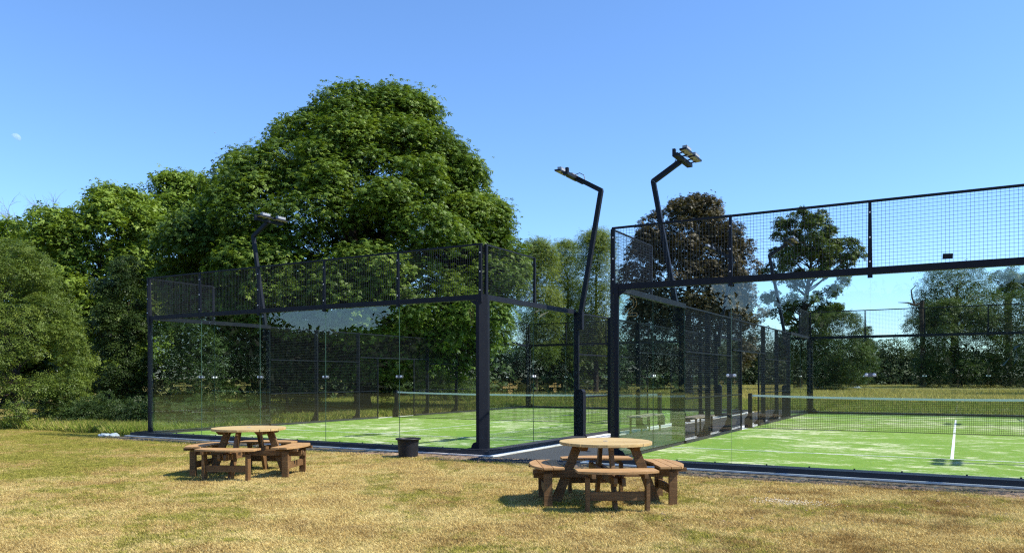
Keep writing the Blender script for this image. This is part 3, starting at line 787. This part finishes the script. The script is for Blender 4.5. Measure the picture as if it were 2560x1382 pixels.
# ------------------------------------------------------------------ trees
def leaflet(L, W, ang, droop, ox=0, oy=0):
    c, s = math.cos(ang), math.sin(ang)
    pts = [(0, 0, 0), (.55 * L, W / 2, -droop * .3 * L), (L, 0, -droop * L), (.55 * L, -W / 2, -droop * .3 * L)]
    return [(ox + a * c - b * s, oy + a * s + b * c, z) for a, b, z in pts]
def leaflet3(L, W, ang, droop, ox=0, oy=0):
    c, s = math.cos(ang), math.sin(ang)
    pts = [(0, 0, 0), (.62 * L, W * .58, -droop * .4 * L), (.95 * L, -W * .36, -droop * L)]
    return [(ox + a * c - b * s, oy + a * s + b * c, z) for a, b, z in pts]
def template(kind):
    V = []; leaflet = globals()['leaflet'] if kind == 'palm' else leaflet3
    if kind == 'palm':
        for a, L in ((0, 1), (52, .95), (-52, .95), (105, .7), (-105, .7)): V += leaflet(L, .42, R(a), .35)
    elif kind == 'lobed':
        for a, L in ((0, 1), (60, .8), (-60, .8)): V += leaflet(L, .55, R(a), .25)
        V += leaflet(.9, .6, R(170), .3)
    elif kind == 'sprig':
        for i, (x, a) in enumerate(((.0, 50), (.3, -55), (.55, 45), (.8, -20))): V += leaflet(.62, .26, R(a), .2, x - .5)
    elif kind == 'hand':
        for a, L in ((0, 1), (52, .95), (-52, .95), (105, .7), (-105, .7)): V += leaflet3(L, .44, R(a), .35)
    elif kind == 'needle':
        for a in (0, 120, 240): V += leaflet(1, .22, R(a), .3)
    V = np.array(V, float); F = np.arange(len(V)).reshape(-1, 4 if kind == 'palm' else 3); return V, F
TPL = {k: template(k) for k in ('palm', 'hand', 'lobed', 'sprig', 'needle')}

def leaves(name, pos, nrm, size, kind, m, rng, parent, tint0=.5, tvar=.22, clump_t=None):
    n = len(pos); T, F = TPL[kind]
    nrm = nrm / np.linalg.norm(nrm, axis=1, keepdims=True)
    t = rng.normal(size=(n, 3)); t -= nrm * (t * nrm).sum(1, keepdims=True); t /= np.linalg.norm(t, axis=1, keepdims=True)
    b = np.cross(nrm, t)
    V = pos[:, None, :] + size[:, None, None] * (T[None, :, 0, None] * t[:, None, :] + T[None, :, 1, None] * b[:, None, :] + T[None, :, 2, None] * nrm[:, None, :])
    V = V.reshape(-1, 3); FF = (F[None] + (np.arange(n) * len(T))[:, None, None]).reshape(-1, F.shape[1])
    ti = np.clip(tint0 + rng.normal(0, tvar, n) + (0 if clump_t is None else clump_t), 0, 1)
    me = mesh_np(name, V, FF, m, {'tint': np.repeat(ti, len(T))})
    o = link(name, me, parent); o['kind'] = 'stuff'; return o

def rt3(dr, df): return RGT[:2] * dr + FWD[:2] * df        # offsets along the picture's right / depth

def make_tree(name, label, base, prof, kind, m, leaf, nleaf, nclump, seed, rfrac=.17, kdepth=.85, trunk=.35, fork=.3, cat='tree', group=None, bark='bark',
              shell=.5, limbs=True, flat=.78, zbase=0.0, tvar=.2, outl=.10, up=.75, nlimb=40, rho0=.55):
    rng = np.random.default_rng(seed)
    root = empty(name, (base[0], base[1], zbase)); tag(root, label, cat, group)
    P = np.array(sorted(prof)); z0, z1 = P[0, 0], P[-1, 0]
    Lf = lambda z: np.interp(z, P[:, 0], P[:, 1]); Rf = lambda z: np.interp(z, P[:, 0], P[:, 2])
    wmax = (P[:, 2] - P[:, 1]).max()
    C = []; RR = []
    while len(C) < nclump:
        z = rng.uniform(z0, z1); wd = Rf(z) - Lf(z)
        if rng.uniform() > (wd / wmax) ** 1.2 + .03: continue
        r = rfrac * wmax * rng.uniform(.62, 1.2); r = min(r, wd * .5 + .15)
        th = rng.uniform(0, 2 * math.pi); rr = 1 - (1 - shell) * rng.uniform() ** 1.4
        hw = max(.02, wd / 2 - r * .85); a = hw * rr * math.cos(th); b = hw * kdepth * rr * math.sin(th)
        xy = rt3((Lf(z) + Rf(z)) / 2 + a, b)
        zz = min(z, z1 - r * flat * .8); zz = max(zz, z0 + r * flat * .5)
        C.append((xy[0], xy[1], zz)); RR.append(r)
    C = np.array(C); RR = np.array(RR)
    w = RR ** 2; cnt = np.maximum(6, (w / w.sum() * nleaf)).astype(int); idx = np.repeat(np.arange(nclump), cnt); n = len(idx)
    axis = np.column_stack([np.zeros(n), np.zeros(n), np.full(n, z0 + .42 * (z1 - z0))])
    out = C[idx] - axis; out /= np.linalg.norm(out, axis=1, keepdims=True) + 1e-6
    d = rng.normal(size=(n, 3)) + out * .55 + np.array([0, 0, .28]); d /= np.linalg.norm(d, axis=1, keepdims=True)
    rho = rho0 + (1 - rho0) * rng.uniform(size=n) ** .6; far = rng.uniform(size=n) < outl; rho[far] *= rng.uniform(1.05, 1.38, far.sum())
    pos = C[idx] + d * (RR[idx] * rho)[:, None] * np.array([1, 1, flat])
    pos += rng.normal(0, .05 * min(wmax, 9) * rfrac * 2, (n, 3))
    nr = d * .45 + np.array([0, 0, up]) + rng.normal(0, .42, (n, 3))
    size = leaf * rng.uniform(.65, 1.25, n)
    ct = rng.normal(0, .15, nclump)[idx]
    leaves('crown', pos, nr, size, kind, m, rng, root, .45, tvar, ct)
    # trunk and limbs, one continuous woody part
    if trunk:
        mb = MB(); zt = z0 + (z1 - z0) * .72; lean = rng.normal(0, .15, 2)
        cm = rt3((Lf(zt) + Rf(zt)) / 2, 0)
        tp = [(0, 0, -.15), (0, 0, .12), (0, 0, .5), (lean[0] * .3, lean[1] * .3, max(1.2, z0 + .2))]
        tr = [trunk * 1.75, trunk * 1.35, trunk * 1.08, trunk]
        for q in (.35, .7, 1.0):
            zz = tp[3][2] + (zt - tp[3][2]) * q; tp.append((cm[0] * q + lean[0], cm[1] * q + lean[1], zz)); tr.append(trunk * (1 - .78 * q))
        mb.tube(tp, tr, 10)
        order = rng.permutation(nclump)[:nlimb] if limbs else []
        for i in order:
            c = C[i]; zs = max(tp[3][2] * .95, c[2] - rng.uniform(.25, .5) * math.hypot(c[0], c[1]) - .5); zs = min(zs, zt * .95)
            q = np.clip((zs - tp[3][2]) / max(.1, zt - tp[3][2]), 0, 1)
            s = np.array([cm[0] * q + lean[0] * q, cm[1] * q + lean[1] * q, zs]); e = c + np.array([0, 0, -.1 * RR[i]])
            mid = s * .5 + e * .5 + np.array([*rng.normal(0, .18, 2), .10 * np.linalg.norm(e - s)]) 
            m1 = s * .78 + mid * .30 * 0 + e * .22 + rng.normal(0, .08, 3); m3 = s * .22 + e * .78 + np.array([*rng.normal(0, .15, 2), .08 * np.linalg.norm(e - s)])
            r0 = trunk * (1 - .7 * q) * rng.uniform(.25, .45)
            mb.tube([s, m1, mid, m3, e], [r0, r0 * .8, r0 * .6, r0 * .4, r0 * .2], 5)
            for _ in range(3):
                dd = rng.normal(size=3); dd /= np.linalg.norm(dd); a = m3 * .5 + e * .5; mb.tube([a, a + dd * RR[i] * .5, a + dd * RR[i] * .95 + (0, 0, .05)], [r0 * .25, r0 * .16, r0 * .06], 4)
        mb.obj('trunk', M[bark], root)
    return root

PR = {
'chestnut': ((-14.8, 13.7), [(14.25, -1.2, 1.9), (13.5, -2.1, 3.0), (12.8, -2.9, 3.7), (11.9, -3.9, 4.3), (11.1, -5.6, 4.9), (10.2, -6.5, 5.6), (9.2, -7.0, 6.2), (8.0, -8.1, 6.9), (6.8, -8.8, 7.4), (5.4, -8.8, 7.5), (4.0, -8.3, 7.0), (2.7, -7.2, 6.4), (1.7, -5.6, 5.2)]),
'sycamoreB': ((-30.1, 11.8), [(11.1, -0.6, 1.6), (10.3, -2.4, 2.7), (9.3, -4.6, 3.6), (7.7, -5.0, 3.8), (5.5, -4.2, 3.6), (3.4, -3.1, 3.1), (1.3, -1.4, 2.7)]),
'B2': ((-38.8, 11.4), [(10.3, -1.8, 0.9), (9.6, -2.7, 2.0), (8.1, -4.1, 2.9), (6.1, -4.5, 3.2), (3.6, -4.5, 3.2), (1.3, -3.8, 2.7)]),
'B3': ((-32.0, 17.6), [(13.5, -1.2, 1.0), (12.5, -2.4, 2.4), (10.5, -3.2, 3.0), (7.7, -3.4, 3.4), (4.9, -3.0, 3.0), (1.8, -1.5, 2.0)]),
'shrubC': ((-17.4, 0.7), [(5.8, -1.1, 0.2), (5.0, -1.9, 1.0), (4.0, -2.5, 1.5), (3.0, -2.7, 1.9), (2.0, -2.8, 2.3), (1.0, -2.8, 2.3), (0.1, -2.6, 2.2)]),
'D': ((-19.2, 5.4), [(6.0, -0.6, 0.7), (4.8, -1.2, 1.1), (3.3, -1.3, 1.2), (1.8, -1.3, 1.2), (0.6, -1.2, 1.1), (0.1, -0.9, 1.0)]),
'G1': ((-22.4, 43.9), [(12.6, -1.0, 1.0), (11.5, -1.6, 2.0), (8.8, -2.3, 2.6), (5.5, -2.0, 2.3), (2.9, -1.6, 2.0)]),
'G2': ((-22.9, 50.6), [(13.6, -0.9, 0.9), (12.0, -2.0, 2.0), (8.8, -2.3, 2.3), (4.8, -2.0, 2.0), (2.7, -1.6, 1.6)]),
'G3': ((-18.9, 48.2), [(13.8, -1.2, 1.2), (12.5, -2.0, 2.0), (9.7, -2.4, 2.4), (6.3, -2.0, 2.0), (3.3, -1.7, 1.7)]),
'copper': ((-9.7, 44.3), [(14.9, -1.9, 1.5), (14.2, -2.9, 2.6), (12.9, -3.9, 3.8), (11.1, -4.8, 5.0), (8.7, -5.4, 5.5), (6.4, -5.3, 5.8), (4.0, -4.8, 5.5), (2.2, -3.6, 4.4)]),
'oak': ((-6.6, 71.5), [(18.5, -2.1, 3.5), (16.4, -2.9, 5.1), (14.0, -3.7, 7.0), (11.9, -3.9, 6.0), (9.8, -3.7, 4.9), (7.8, -3.4, 4.9), (5.3, -3.2, 3.8), (3.6, -2.4, 2.8)]),
'J': ((-2.4, 67.0), [(7.5, -0.8, 1.9), (6.2, -2.3, 3.4), (4.3, -2.9, 4.0), (2.0, -3.0, 4.0), (0.3, -2.3, 2.3)]),
'K': ((-3.7, 110.1), [(9.7, -0.1, 0.1), (6.9, -1.0, 1.2), (2.3, -1.5, 1.6)]),
'L1': ((7.3, 88.7), [(13.8, -2.0, 2.5), (12.5, -3.6, 3.9), (10.2, -4.6, 5.0), (7.0, -5.2, 5.4)]),
'L2': ((12.9, 98.9), [(14.8, -1.5, 1.5), (13.2, -2.4, 2.9), (11.1, -2.7, 3.4)]),
'L3': ((7.9, 84.4), [(9.6, -3.4, 3.0), (7.9, -5.6, 4.3), (5.1, -6.4, 4.8), (2.5, -6.0, 4.8), (0.4, -5.0, 4.3)]),
'L4': ((13.7, 85.5), [(10.3, -2.5, 2.5), (8.4, -4.2, 4.6), (5.0, -4.6, 5.9), (2.0, -4.2, 5.9), (0.3, -3.4, 5.1)]),
'U1': ((-15.4, 9.9), [(3.3, -1.3, 1.3), (2.2, -1.6, 1.8), (0.5, -1.3, 1.6)]),
'U2': ((-17.2, 23.4), [(3.4, -1.2, 1.6), (2.0, -1.6, 2.3), (0.3, -1.4, 2.1)]),
'U3': ((-15.8, 5.6), [(3.5, -1.1, 1.1), (2.1, -1.2, 1.7), (0.3, -1.1, 1.5)]),
}
T = make_tree
T('chestnut_tree', 'tallest broad dark green chestnut tree behind the left court', *PR['chestnut'], 'hand', M['chestnut'], .165, 158000, 390, 1, rfrac=.078, trunk=.34, nlimb=110, shell=.74, kdepth=.8, tvar=.24, flat=.60, up=.9, rho0=.66, outl=.16)
GW = 'woodland trees left of the chestnut'
T('sycamore_tree', 'yellow green sycamore at the left with the highest crown beside the chestnut', *PR['sycamoreB'], 'lobed', M['sycamore'], .21, 30000, 190, 2, rfrac=.11, trunk=.28, group=GW, nlimb=25)
T('maple_tree', 'dark green maple at the left picture edge behind the pale shrub', *PR['B2'], 'lobed', M['sycamore'], .24, 15000, 110, 3, rfrac=.14, trunk=.28, group=GW, nlimb=20)
T('lime_tree', 'narrow green tree top between sycamore and chestnut', *PR['B3'], 'lobed', M['sycamore'], .22, 18000, 110, 4, rfrac=.16, trunk=.22, group=GW, nlimb=20)
T('willow_shrub', 'large pale green shrub with small leaves at the left edge', *PR['shrubC'], 'sprig', M['willow'], .135, 30000, 190, 5, rfrac=.095, trunk=.10, cat='shrub', nlimb=60, shell=.72, flat=.7, rho0=.62, outl=.22, up=.8, tvar=.26)
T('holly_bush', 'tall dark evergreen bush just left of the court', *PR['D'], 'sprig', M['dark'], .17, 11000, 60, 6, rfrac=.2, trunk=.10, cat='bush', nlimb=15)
GU = 'dark bushes under the chestnut'
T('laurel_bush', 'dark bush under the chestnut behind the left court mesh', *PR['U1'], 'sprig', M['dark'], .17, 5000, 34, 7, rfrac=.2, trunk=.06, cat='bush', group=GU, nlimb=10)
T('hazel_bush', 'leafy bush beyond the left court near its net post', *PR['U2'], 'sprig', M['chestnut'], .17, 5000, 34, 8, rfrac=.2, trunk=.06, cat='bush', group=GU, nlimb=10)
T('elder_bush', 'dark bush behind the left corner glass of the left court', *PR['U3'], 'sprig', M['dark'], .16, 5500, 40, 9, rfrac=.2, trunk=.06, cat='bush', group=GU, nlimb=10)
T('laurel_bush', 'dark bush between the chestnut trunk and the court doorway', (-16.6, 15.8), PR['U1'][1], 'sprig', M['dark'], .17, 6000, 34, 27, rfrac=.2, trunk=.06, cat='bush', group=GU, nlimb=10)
T('hazel_bush', 'leafy bush left of the chestnut trunk under its lowest boughs', (-19.4, 12.6), PR['U2'][1], 'sprig', M['chestnut'], .17, 6000, 34, 28, rfrac=.2, trunk=.06, cat='bush', group=GU, nlimb=10)
GA = 'airy ash trees in the gap between the courts'
T('ash_tree', 'airy ash right beside the chestnut with lowest top of three', *PR['G1'], 'sprig', M['ash'], .22, 24000, 110, 10, rfrac=.27, kdepth=1.1, shell=.4, trunk=.18, group=GA, nlimb=45, outl=.3)
T('ash_tree', 'airy ash in the middle of the gap between courts', *PR['G2'], 'sprig', M['ash'], .22, 24000, 110, 11, rfrac=.27, kdepth=1.1, shell=.4, trunk=.2, group=GA, nlimb=45, outl=.3)
T('ash_tree', 'airy ash with the highest top behind the leaning floodlight', *PR['G3'], 'sprig', M['ash'], .22, 24000, 110, 12, rfrac=.27, kdepth=1.1, shell=.4, trunk=.2, group=GA, nlimb=45, outl=.3)
T('copper_maple_tree', 'round purple brown copper maple behind the right court corner', *PR['copper'], 'hand', M['copper'], .23, 34000, 240, 13, rfrac=.095, trunk=.32, nlimb=40, shell=.55)
T('oak_tree', 'sparse oak with crooked dark limbs behind the right court', *PR['oak'], 'lobed', M['oak'], .27, 17000, 170, 14, rfrac=.068, trunk=.42, nlimb=150, shell=.28, outl=.32)
T('hawthorn_bush', 'dense rounded green bush below the sparse oak', *PR['J'], 'sprig', M['oak'], .30, 12000, 80, 15, rfrac=.16, trunk=.14, cat='bush', nlimb=12)
T('fir_tree', 'small pointed dark conifer far beyond the right court', *PR['K'], 'needle', M['dark'], .5, 2500, 40, 16, rfrac=.22, trunk=.15, nlimb=10, shell=.4)
GL_ = 'trees at the right edge beyond the right court'
T('oak_tree', 'airy oak rising above the bushes right of the dead stump', *PR['L1'], 'sprig', M['oak'], .34, 11000, 70, 17, rfrac=.17, trunk=.4, nlimb=50, group=GL_, outl=.3)
T('oak_tree', 'thin oak top with bare crooked limbs at right picture edge', *PR['L2'], 'sprig', M['oak'], .36, 3200, 36, 18, rfrac=.13, trunk=.4, nlimb=26, group=GL_, outl=.3)
T('hawthorn_bush', 'broad dark hawthorn under the airy oak', *PR['L3'], 'sprig', M['oak'], .33, 19000, 110, 19, rfrac=.14, trunk=.2, nlimb=12, group=GL_)
T('hawthorn_bush', 'broad dense hawthorn at the right picture edge', *PR['L4'], 'sprig', M['oak'], .33, 15000, 90, 20, rfrac=.14, trunk=.2, nlimb=12, group=GL_)

def dead_branches(mb, p, d, L, r, depth, rng, gen=2):
    pts = [np.array(p)]; dd = np.array(d, float)
    for i in range(4):
        dd = dd + rng.normal(0, .16, 3); dd /= np.linalg.norm(dd); pts.append(pts[-1] + dd * L / 4)
    mb.tube(pts, [r, r * .85, r * .7, r * .55, r * .4], 5)
    if depth == 0: return
    for k in range(4 + gen):
        i = rng.integers(1, 5); q = dd + rng.normal(0, .62, 3); q[2] += .15; q /= np.linalg.norm(q)
        dead_branches(mb, pts[i], q, L * rng.uniform(.45, .75), r * .5, depth - 1, rng, gen)
rng = np.random.default_rng(77)
root = empty('dead_tree', (-45.6, 16.8, 0)); tag(root, 'bare grey dead tree above the woodland at far left', 'tree')
mb = MB(); mb.tube([(0, 0, -.1), (.1, 0, 4), (0, .1, 9.2)], [.3, .22, .16], 8)
for k in range(7):
    a = rng.uniform(0, 6.28); dead_branches(mb, (0, .1, 8.4 + .12 * k), (math.cos(a) * .9, math.sin(a) * .9, .9), 3.0, .06, 3, rng)
mb.obj('trunk', M['deadbark'], root)
root = empty('dead_stump', (4.4, 81.3, 0)); tag(root, 'broken dead trunk with one crooked bare branch beside the right oaks', 'tree stump')
mb = MB(); mb.tube([(0, 0, 0), (.05, 0, 4), (-.1, 0, 8.6), (0, 0, 9.6)], [.34, .28, .24, .2], 8); mb.obj('trunk', M['bark'], root)
mb = MB(); L3 = lambda a, z: (*rt3(a, 0), z)
mb.tube([L3(-.1, 9.3), L3(-.8, 9.1), L3(-1.5, 9.35), L3(-2.6, 9.4)], [.16, .13, .09, .03], 6); mb.tube([L3(-.8, 9.1), L3(-1.1, 9.9), L3(-1.2, 10.7), L3(-.7, 11.2)], [.11, .09, .07, .03], 6)
mb.obj('branch', M['bark'], root)

# low bramble bank in the shade at the left, and the far tree belts (nobody could count them)
def belt(name, label, cat, pts, hs, depth, kind, m, leaf, n, seed, low=0.0, amp=.22):
    r = np.random.default_rng(seed); pts = np.array(pts, float); hs = np.array(hs, float)
    t = r.uniform(0, len(pts) - 1, n); i = np.minimum(t.astype(int), len(pts) - 2); f = (t - i)[:, None]
    xy = pts[i] * (1 - f) + pts[i + 1] * f; h = hs[i] * (1 - f[:, 0]) + hs[i + 1] * f[:, 0]
    s = t * len(pts) * .37
    lump = 1 - amp + amp * np.sin(t * 5.1 + seed) * np.sin(t * 11.3 + 1.7 * seed) + amp * .45 * np.sin(t * 29 + seed) + amp * .2 * np.sin(t * 71)
    u = r.uniform(size=n) ** .7; z = low + (h * lump - low) * u
    off = r.normal(0, 1, (n, 2)) * depth * (.35 + .65 * np.sqrt(np.clip(1 - u, 0, 1)))[:, None] * .5
    pos = np.column_stack([xy + off, z]); nr = np.column_stack([off / depth * .6, np.full(n, .7)]) + r.normal(0, .5, (n, 3))
    o = leaves(name, pos, nr, leaf * r.uniform(.6, 1.3, n), kind, m, r, None, .45, .22, .15 * np.sin(t * 7.3))
    return tag(o, label, cat, kind='stuff')
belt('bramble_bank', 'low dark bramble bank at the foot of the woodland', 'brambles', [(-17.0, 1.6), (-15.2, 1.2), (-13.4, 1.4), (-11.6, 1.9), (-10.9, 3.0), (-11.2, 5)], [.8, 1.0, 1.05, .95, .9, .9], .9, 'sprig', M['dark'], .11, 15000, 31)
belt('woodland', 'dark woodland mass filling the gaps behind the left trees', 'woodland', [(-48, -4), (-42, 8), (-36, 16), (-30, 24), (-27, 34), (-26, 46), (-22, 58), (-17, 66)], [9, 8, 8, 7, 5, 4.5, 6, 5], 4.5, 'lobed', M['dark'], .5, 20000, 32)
belt('tree_belt', 'distant dark tree belt across the far side of the field', 'trees', [(-62, 70), (-45, 95), (-28, 112), (-10, 122), (8, 126), (30, 122), (52, 110)], [10, 9, 8.5, 7.6, 7.6, 11, 11], 6, 'sprig', M['far'], .8, 54000, 33, amp=.42)
belt('tree_belt', 'second rank of the distant tree belt filling its lower gaps', 'trees', [(-66, 76), (-48, 101), (-30, 118), (-10, 129), (8, 133), (30, 129), (54, 116)], [7, 6.5, 6, 5.4, 5.6, 7, 7], 4, 'sprig', M['shade'], 1.9, 9000, 37, amp=.2)
ca = lambda az, L: (7.83 - L * math.sin(az), -12.5 + L * math.cos(az))
belt('tree_belt', 'tree belt right of the picture mirrored in the side glass', 'trees', [ca(a, 68) for a in (-.14, -.3, -.5, -.7, -.9, -1.1, -1.3)], [12, 14, 15, 14, 13, 14, 15], 5, 'sprig', M['shade'], 1.5, 13000, 35)
az = [(1.2, 16), (.96, 16), (.87, 15), (.835, 6.4), (.75, 6.0), (.68, 6.5), (.64, 10.5), (.55, 12), (.40, 12.5), (.30, 12), (.265, 8), (.20, 7.2), (.15, 9.4), (.05, 10.2), (-.06, 10.2), (-.3, 10.5), (-.7, 10)]
belt('tree_belt', 'tree belt behind the photographer mirrored in the court glass', 'trees', [(7.83 - 80 * math.sin(a), 12.5 - 80 * math.cos(a)) for a, h in az], [h for a, h in az], 4, 'sprig', M['shade'], 1.5, 26000, 34, amp=.10)

# ------------------------------------------------------------------ grass
def patch(name, size, n, h0, h1, w, m, seed, lean):
    r = np.random.default_rng(seed)
    x = r.uniform(-size / 2, size / 2, (n, 2)); h = r.uniform(h0, h1, n); a = r.uniform(0, 6.28, n); ln = np.abs(r.normal(0, lean, n))
    t = np.column_stack([np.cos(a), np.sin(a)]); pz = np.column_stack([-np.sin(a), np.cos(a)])
    V = np.zeros((n, 4, 3)); ww = w * r.uniform(.7, 1.3, n)[:, None]
    V[:, 0, :2] = x - t * ww; V[:, 1, :2] = x + t * ww; V[:, 0, 2] = -.006; V[:, 1, 2] = -.006
    k = np.sqrt(1 + ln * ln)
    V[:, 2, :2] = x + t * ww * .7 + pz * (ln * h / k * .45)[:, None]; V[:, 2, 2] = h / k * .6
    V[:, 3, :2] = x + pz * (ln * h / k)[:, None]; V[:, 3, 2] = h / k
    F = np.array([(0, 1, 2, 3)]) + (np.arange(n) * 4)[:, None]
    me = mesh_np(name, V.reshape(-1, 3), F, m, {'tint': np.repeat(r.uniform(0, 1, n), 4)})
    return bpy.data.objects.new(name, me)
def scatter(name, label, cat, pts, patches, smin, smax, seed):
    col = bpy.data.collections.new(name + '_tufts')
    for p in patches: col.objects.link(p)
    me = bpy.data.meshes.new(name); me.vertices.add(len(pts)); me.vertices.foreach_set('co', np.ascontiguousarray(pts, np.float32).ravel()); me.update()
    o = link(name, me); tag(o, label, cat, kind='stuff')
    ng = bpy.data.node_groups.new(name, 'GeometryNodeTree')
    ng.interface.new_socket('Geometry', in_out='INPUT', socket_type='NodeSocketGeometry'); ng.interface.new_socket('Geometry', in_out='OUTPUT', socket_type='NodeSocketGeometry')
    gi = ng.nodes.new('NodeGroupInput'); go = ng.nodes.new('NodeGroupOutput'); ci = ng.nodes.new('GeometryNodeCollectionInfo'); ip = ng.nodes.new('GeometryNodeInstanceOnPoints')
    ci.inputs['Collection'].default_value = col; ci.inputs['Separate Children'].default_value = True; ci.inputs['Reset Children'].default_value = True
    ip.inputs['Pick Instance'].default_value = True
    rv = ng.nodes.new('FunctionNodeRandomValue'); rv.data_type = 'FLOAT_VECTOR'; rv.inputs[0].default_value = (0, 0, 0); rv.inputs[1].default_value = (0, 0, 6.283)
    rs = ng.nodes.new('FunctionNodeRandomValue'); rs.data_type = 'FLOAT'; rs.inputs[2].default_value = smin; rs.inputs[3].default_value = smax; rs.inputs['Seed'].default_value = seed
    ri = ng.nodes.new('FunctionNodeRandomValue'); ri.data_type = 'INT'; ri.inputs[4].default_value = 0; ri.inputs[5].default_value = len(patches) - 1; ri.inputs['Seed'].default_value = seed + 3
    L = ng.links.new
    L(gi.outputs[0], ip.inputs['Points']); L(ci.outputs[0], ip.inputs['Instance']); L(rv.outputs[0], ip.inputs['Rotation']); L(rs.outputs[1], ip.inputs['Scale']); L(ri.outputs[2], ip.inputs['Instance Index'])
    L(ip.outputs[0], go.inputs[0])
    md = o.modifiers.new('scatter', 'NODES'); md.node_group = ng; return o
rng = np.random.default_rng(21)
def on_lawn(x, y, m=.0):
    ok = np.ones(len(x), bool)
    for (ox, oy) in COURTS: ok &= ~((x > ox - .52 - m) & (x < ox + 10.52 + m) & (y > oy - .52 - m) & (y < oy + 20.52))
    ok &= ~((x > .2) & (x < D2 - .2) & (y > -.80) & (y < 24))
    return ok
# mown dry lawn in front of the courts
D = np.sqrt(rng.uniform(4.0 ** 2, 24 ** 2, 26000)); lat = rng.uniform(-.78, .78, len(D))
xy = CAM[:2] + D[:, None] * (FWD[:2] + lat[:, None] * RGT[:2])
keep = on_lawn(xy[:, 0], xy[:, 1], .12) & (xy[:, 1] < 6)
edge = np.where(xy[:, 0] < 1.7, -.49, E2 - .49) - .36 - .25 * np.sin(xy[:, 0] * 2.1) * np.sin(xy[:, 0] * 5.3)
soil = (xy[:, 1] > edge) & (xy[:, 0] > -10.6)
sandy = ((xy[:, 0] - 6.07) / .36) ** 2 + ((xy[:, 1] + 2.966) / .24) ** 2 < 1
keep &= ~(sandy & (rng.uniform(size=len(D)) < .7))
keep &= ~(soil & (rng.uniform(size=len(D)) < .82))
keep &= rng.uniform(size=len(D)) < np.clip(1.25 - D / 40, .4, 1)
pts = np.column_stack([xy[keep], np.zeros(keep.sum())])
scatter('lawn_grass', 'short parched straw coloured lawn with green patches', 'grass', pts, [patch('tuft', .34, 320, .013, .040, .0021, M['blade'], s, 2.6) for s in range(6)], .75, 1.3, 1)
# long grass: hedge foot, along the left court side, meadow behind
def cloud(n, x0, x1, y0, y1): return np.column_stack([rng.uniform(x0, x1, n), rng.uniform(y0, y1, n)])
q = np.concatenate([cloud(420, -17.5, -10.6, .1, 1.3), cloud(900, -12.4, -10.45, .4, 20), cloud(3800, -34, -10.6, 16, 40), cloud(2600, -12, 26, 20.5, 34)])
k = on_lawn(q[:, 0], q[:, 1], .02); q = q[k]
sh = np.column_stack([q, np.zeros(len(q))])
scatter('meadow_grass', 'long uncut grass round the courts and under the trees', 'grass', sh, [patch('long_tuft', .55, 170, .06, .34, .0040, M['tall'], 40 + s, .55) for s in range(4)], .6, 1.15, 5)
q = np.concatenate([cloud(9000, -30, 45, 34, 118)]); sh = np.column_stack([q, np.zeros(len(q))])
scatter('field_grass', 'rough yellow green field beyond the courts', 'grass', sh, [patch('field_tuft', 1.6, 160, .12, .38, .014, M['field'], 60 + s, .6) for s in range(3)], .7, 1.3, 9)

# ------------------------------------------------------------------ in the sky: daytime moon and a far aeroplane
def moon():
    m, nt, out = mat('moon_dust'); n = N(nt); tc = n('ShaderNodeTexCoord').outputs['Object']
    c = n.ramp(n.noise(tc, .35, 4), [(.35, (.55, .55, .56)), (.65, (.85, .85, .85))])
    tr = n('ShaderNodeBsdfTransparent'); d = n('ShaderNodeBsdfDiffuse'); n.l(c, d.inputs[0])
    mx = n('ShaderNodeMixShader'); mx.inputs[0].default_value = .16; n.l(tr.outputs[0], mx.inputs[1]); n.l(d.outputs[0], mx.inputs[2]); n.l(mx.outputs[0], out.inputs[0])
    r = 5.4; bm = bmesh.new(); bmesh.ops.create_uvsphere(bm, u_segments=48, v_segments=24, radius=r)
    view = Vector((-938 - 7.8, 481 + 12.5, 278)).normalized(); lit = (Vector(RGT) * .62 + Vector((0, 0, 1)) * .78 - view * .05).normalized()
    bmesh.ops.bisect_plane(bm, geom=bm.verts[:] + bm.edges[:] + bm.faces[:], plane_co=(0, 0, 0), plane_no=-lit, clear_outer=True)
    bmesh.ops.bisect_plane(bm, geom=bm.verts[:] + bm.edges[:] + bm.faces[:], plane_co=(0, 0, 0), plane_no=view, clear_outer=True)
    me = bpy.data.meshes.new('moon'); bm.to_mesh(me); bm.free(); me.materials.append(m)
    o = link('moon', me, None, (-938.2, 481.4, 279.5)); tag(o, 'faint pale half moon in the blue sky at far left', 'moon')
moon()
root = empty('aeroplane', (-3309, 2694, 1262), R(-20)); tag(root, 'tiny white aeroplane in the sky left of the chestnut top', 'aeroplane')
mb = MB(); mb.tube([(-6, 0, 0), (-4.5, 0, 0), (4, 0, 0), (6.5, 0, .6)], [.2, .9, .8, .2], 8); mb.obj('fuselage', M['white'], root)
mb = MB(); mb.prism([(-1, 0), (1.2, 0), (2.4, 6), (1.6, 6)], -.1, .1); mb.prism([(1.6, -6), (2.4, -6), (1.2, 0), (-1, 0)], -.1, .1); mb.obj('wing', M['white'], root)
mb = MB(); mb.prism([(4.6, .3), (6, .3), (6.6, 2.4), (6, 2.4)], -.08, .08, fn=lambda a, b, c: (a, c, b)); mb.obj('tail_fin', M['white'], root)

# wires, cords and print too small to pick apart singly stay joined parts
for o in SC.objects:
    if o.name.split('.')[0] in ('mesh_panel', 'net_mesh', 'lettering', 'emblem'): o['kind'] = 'stuff'
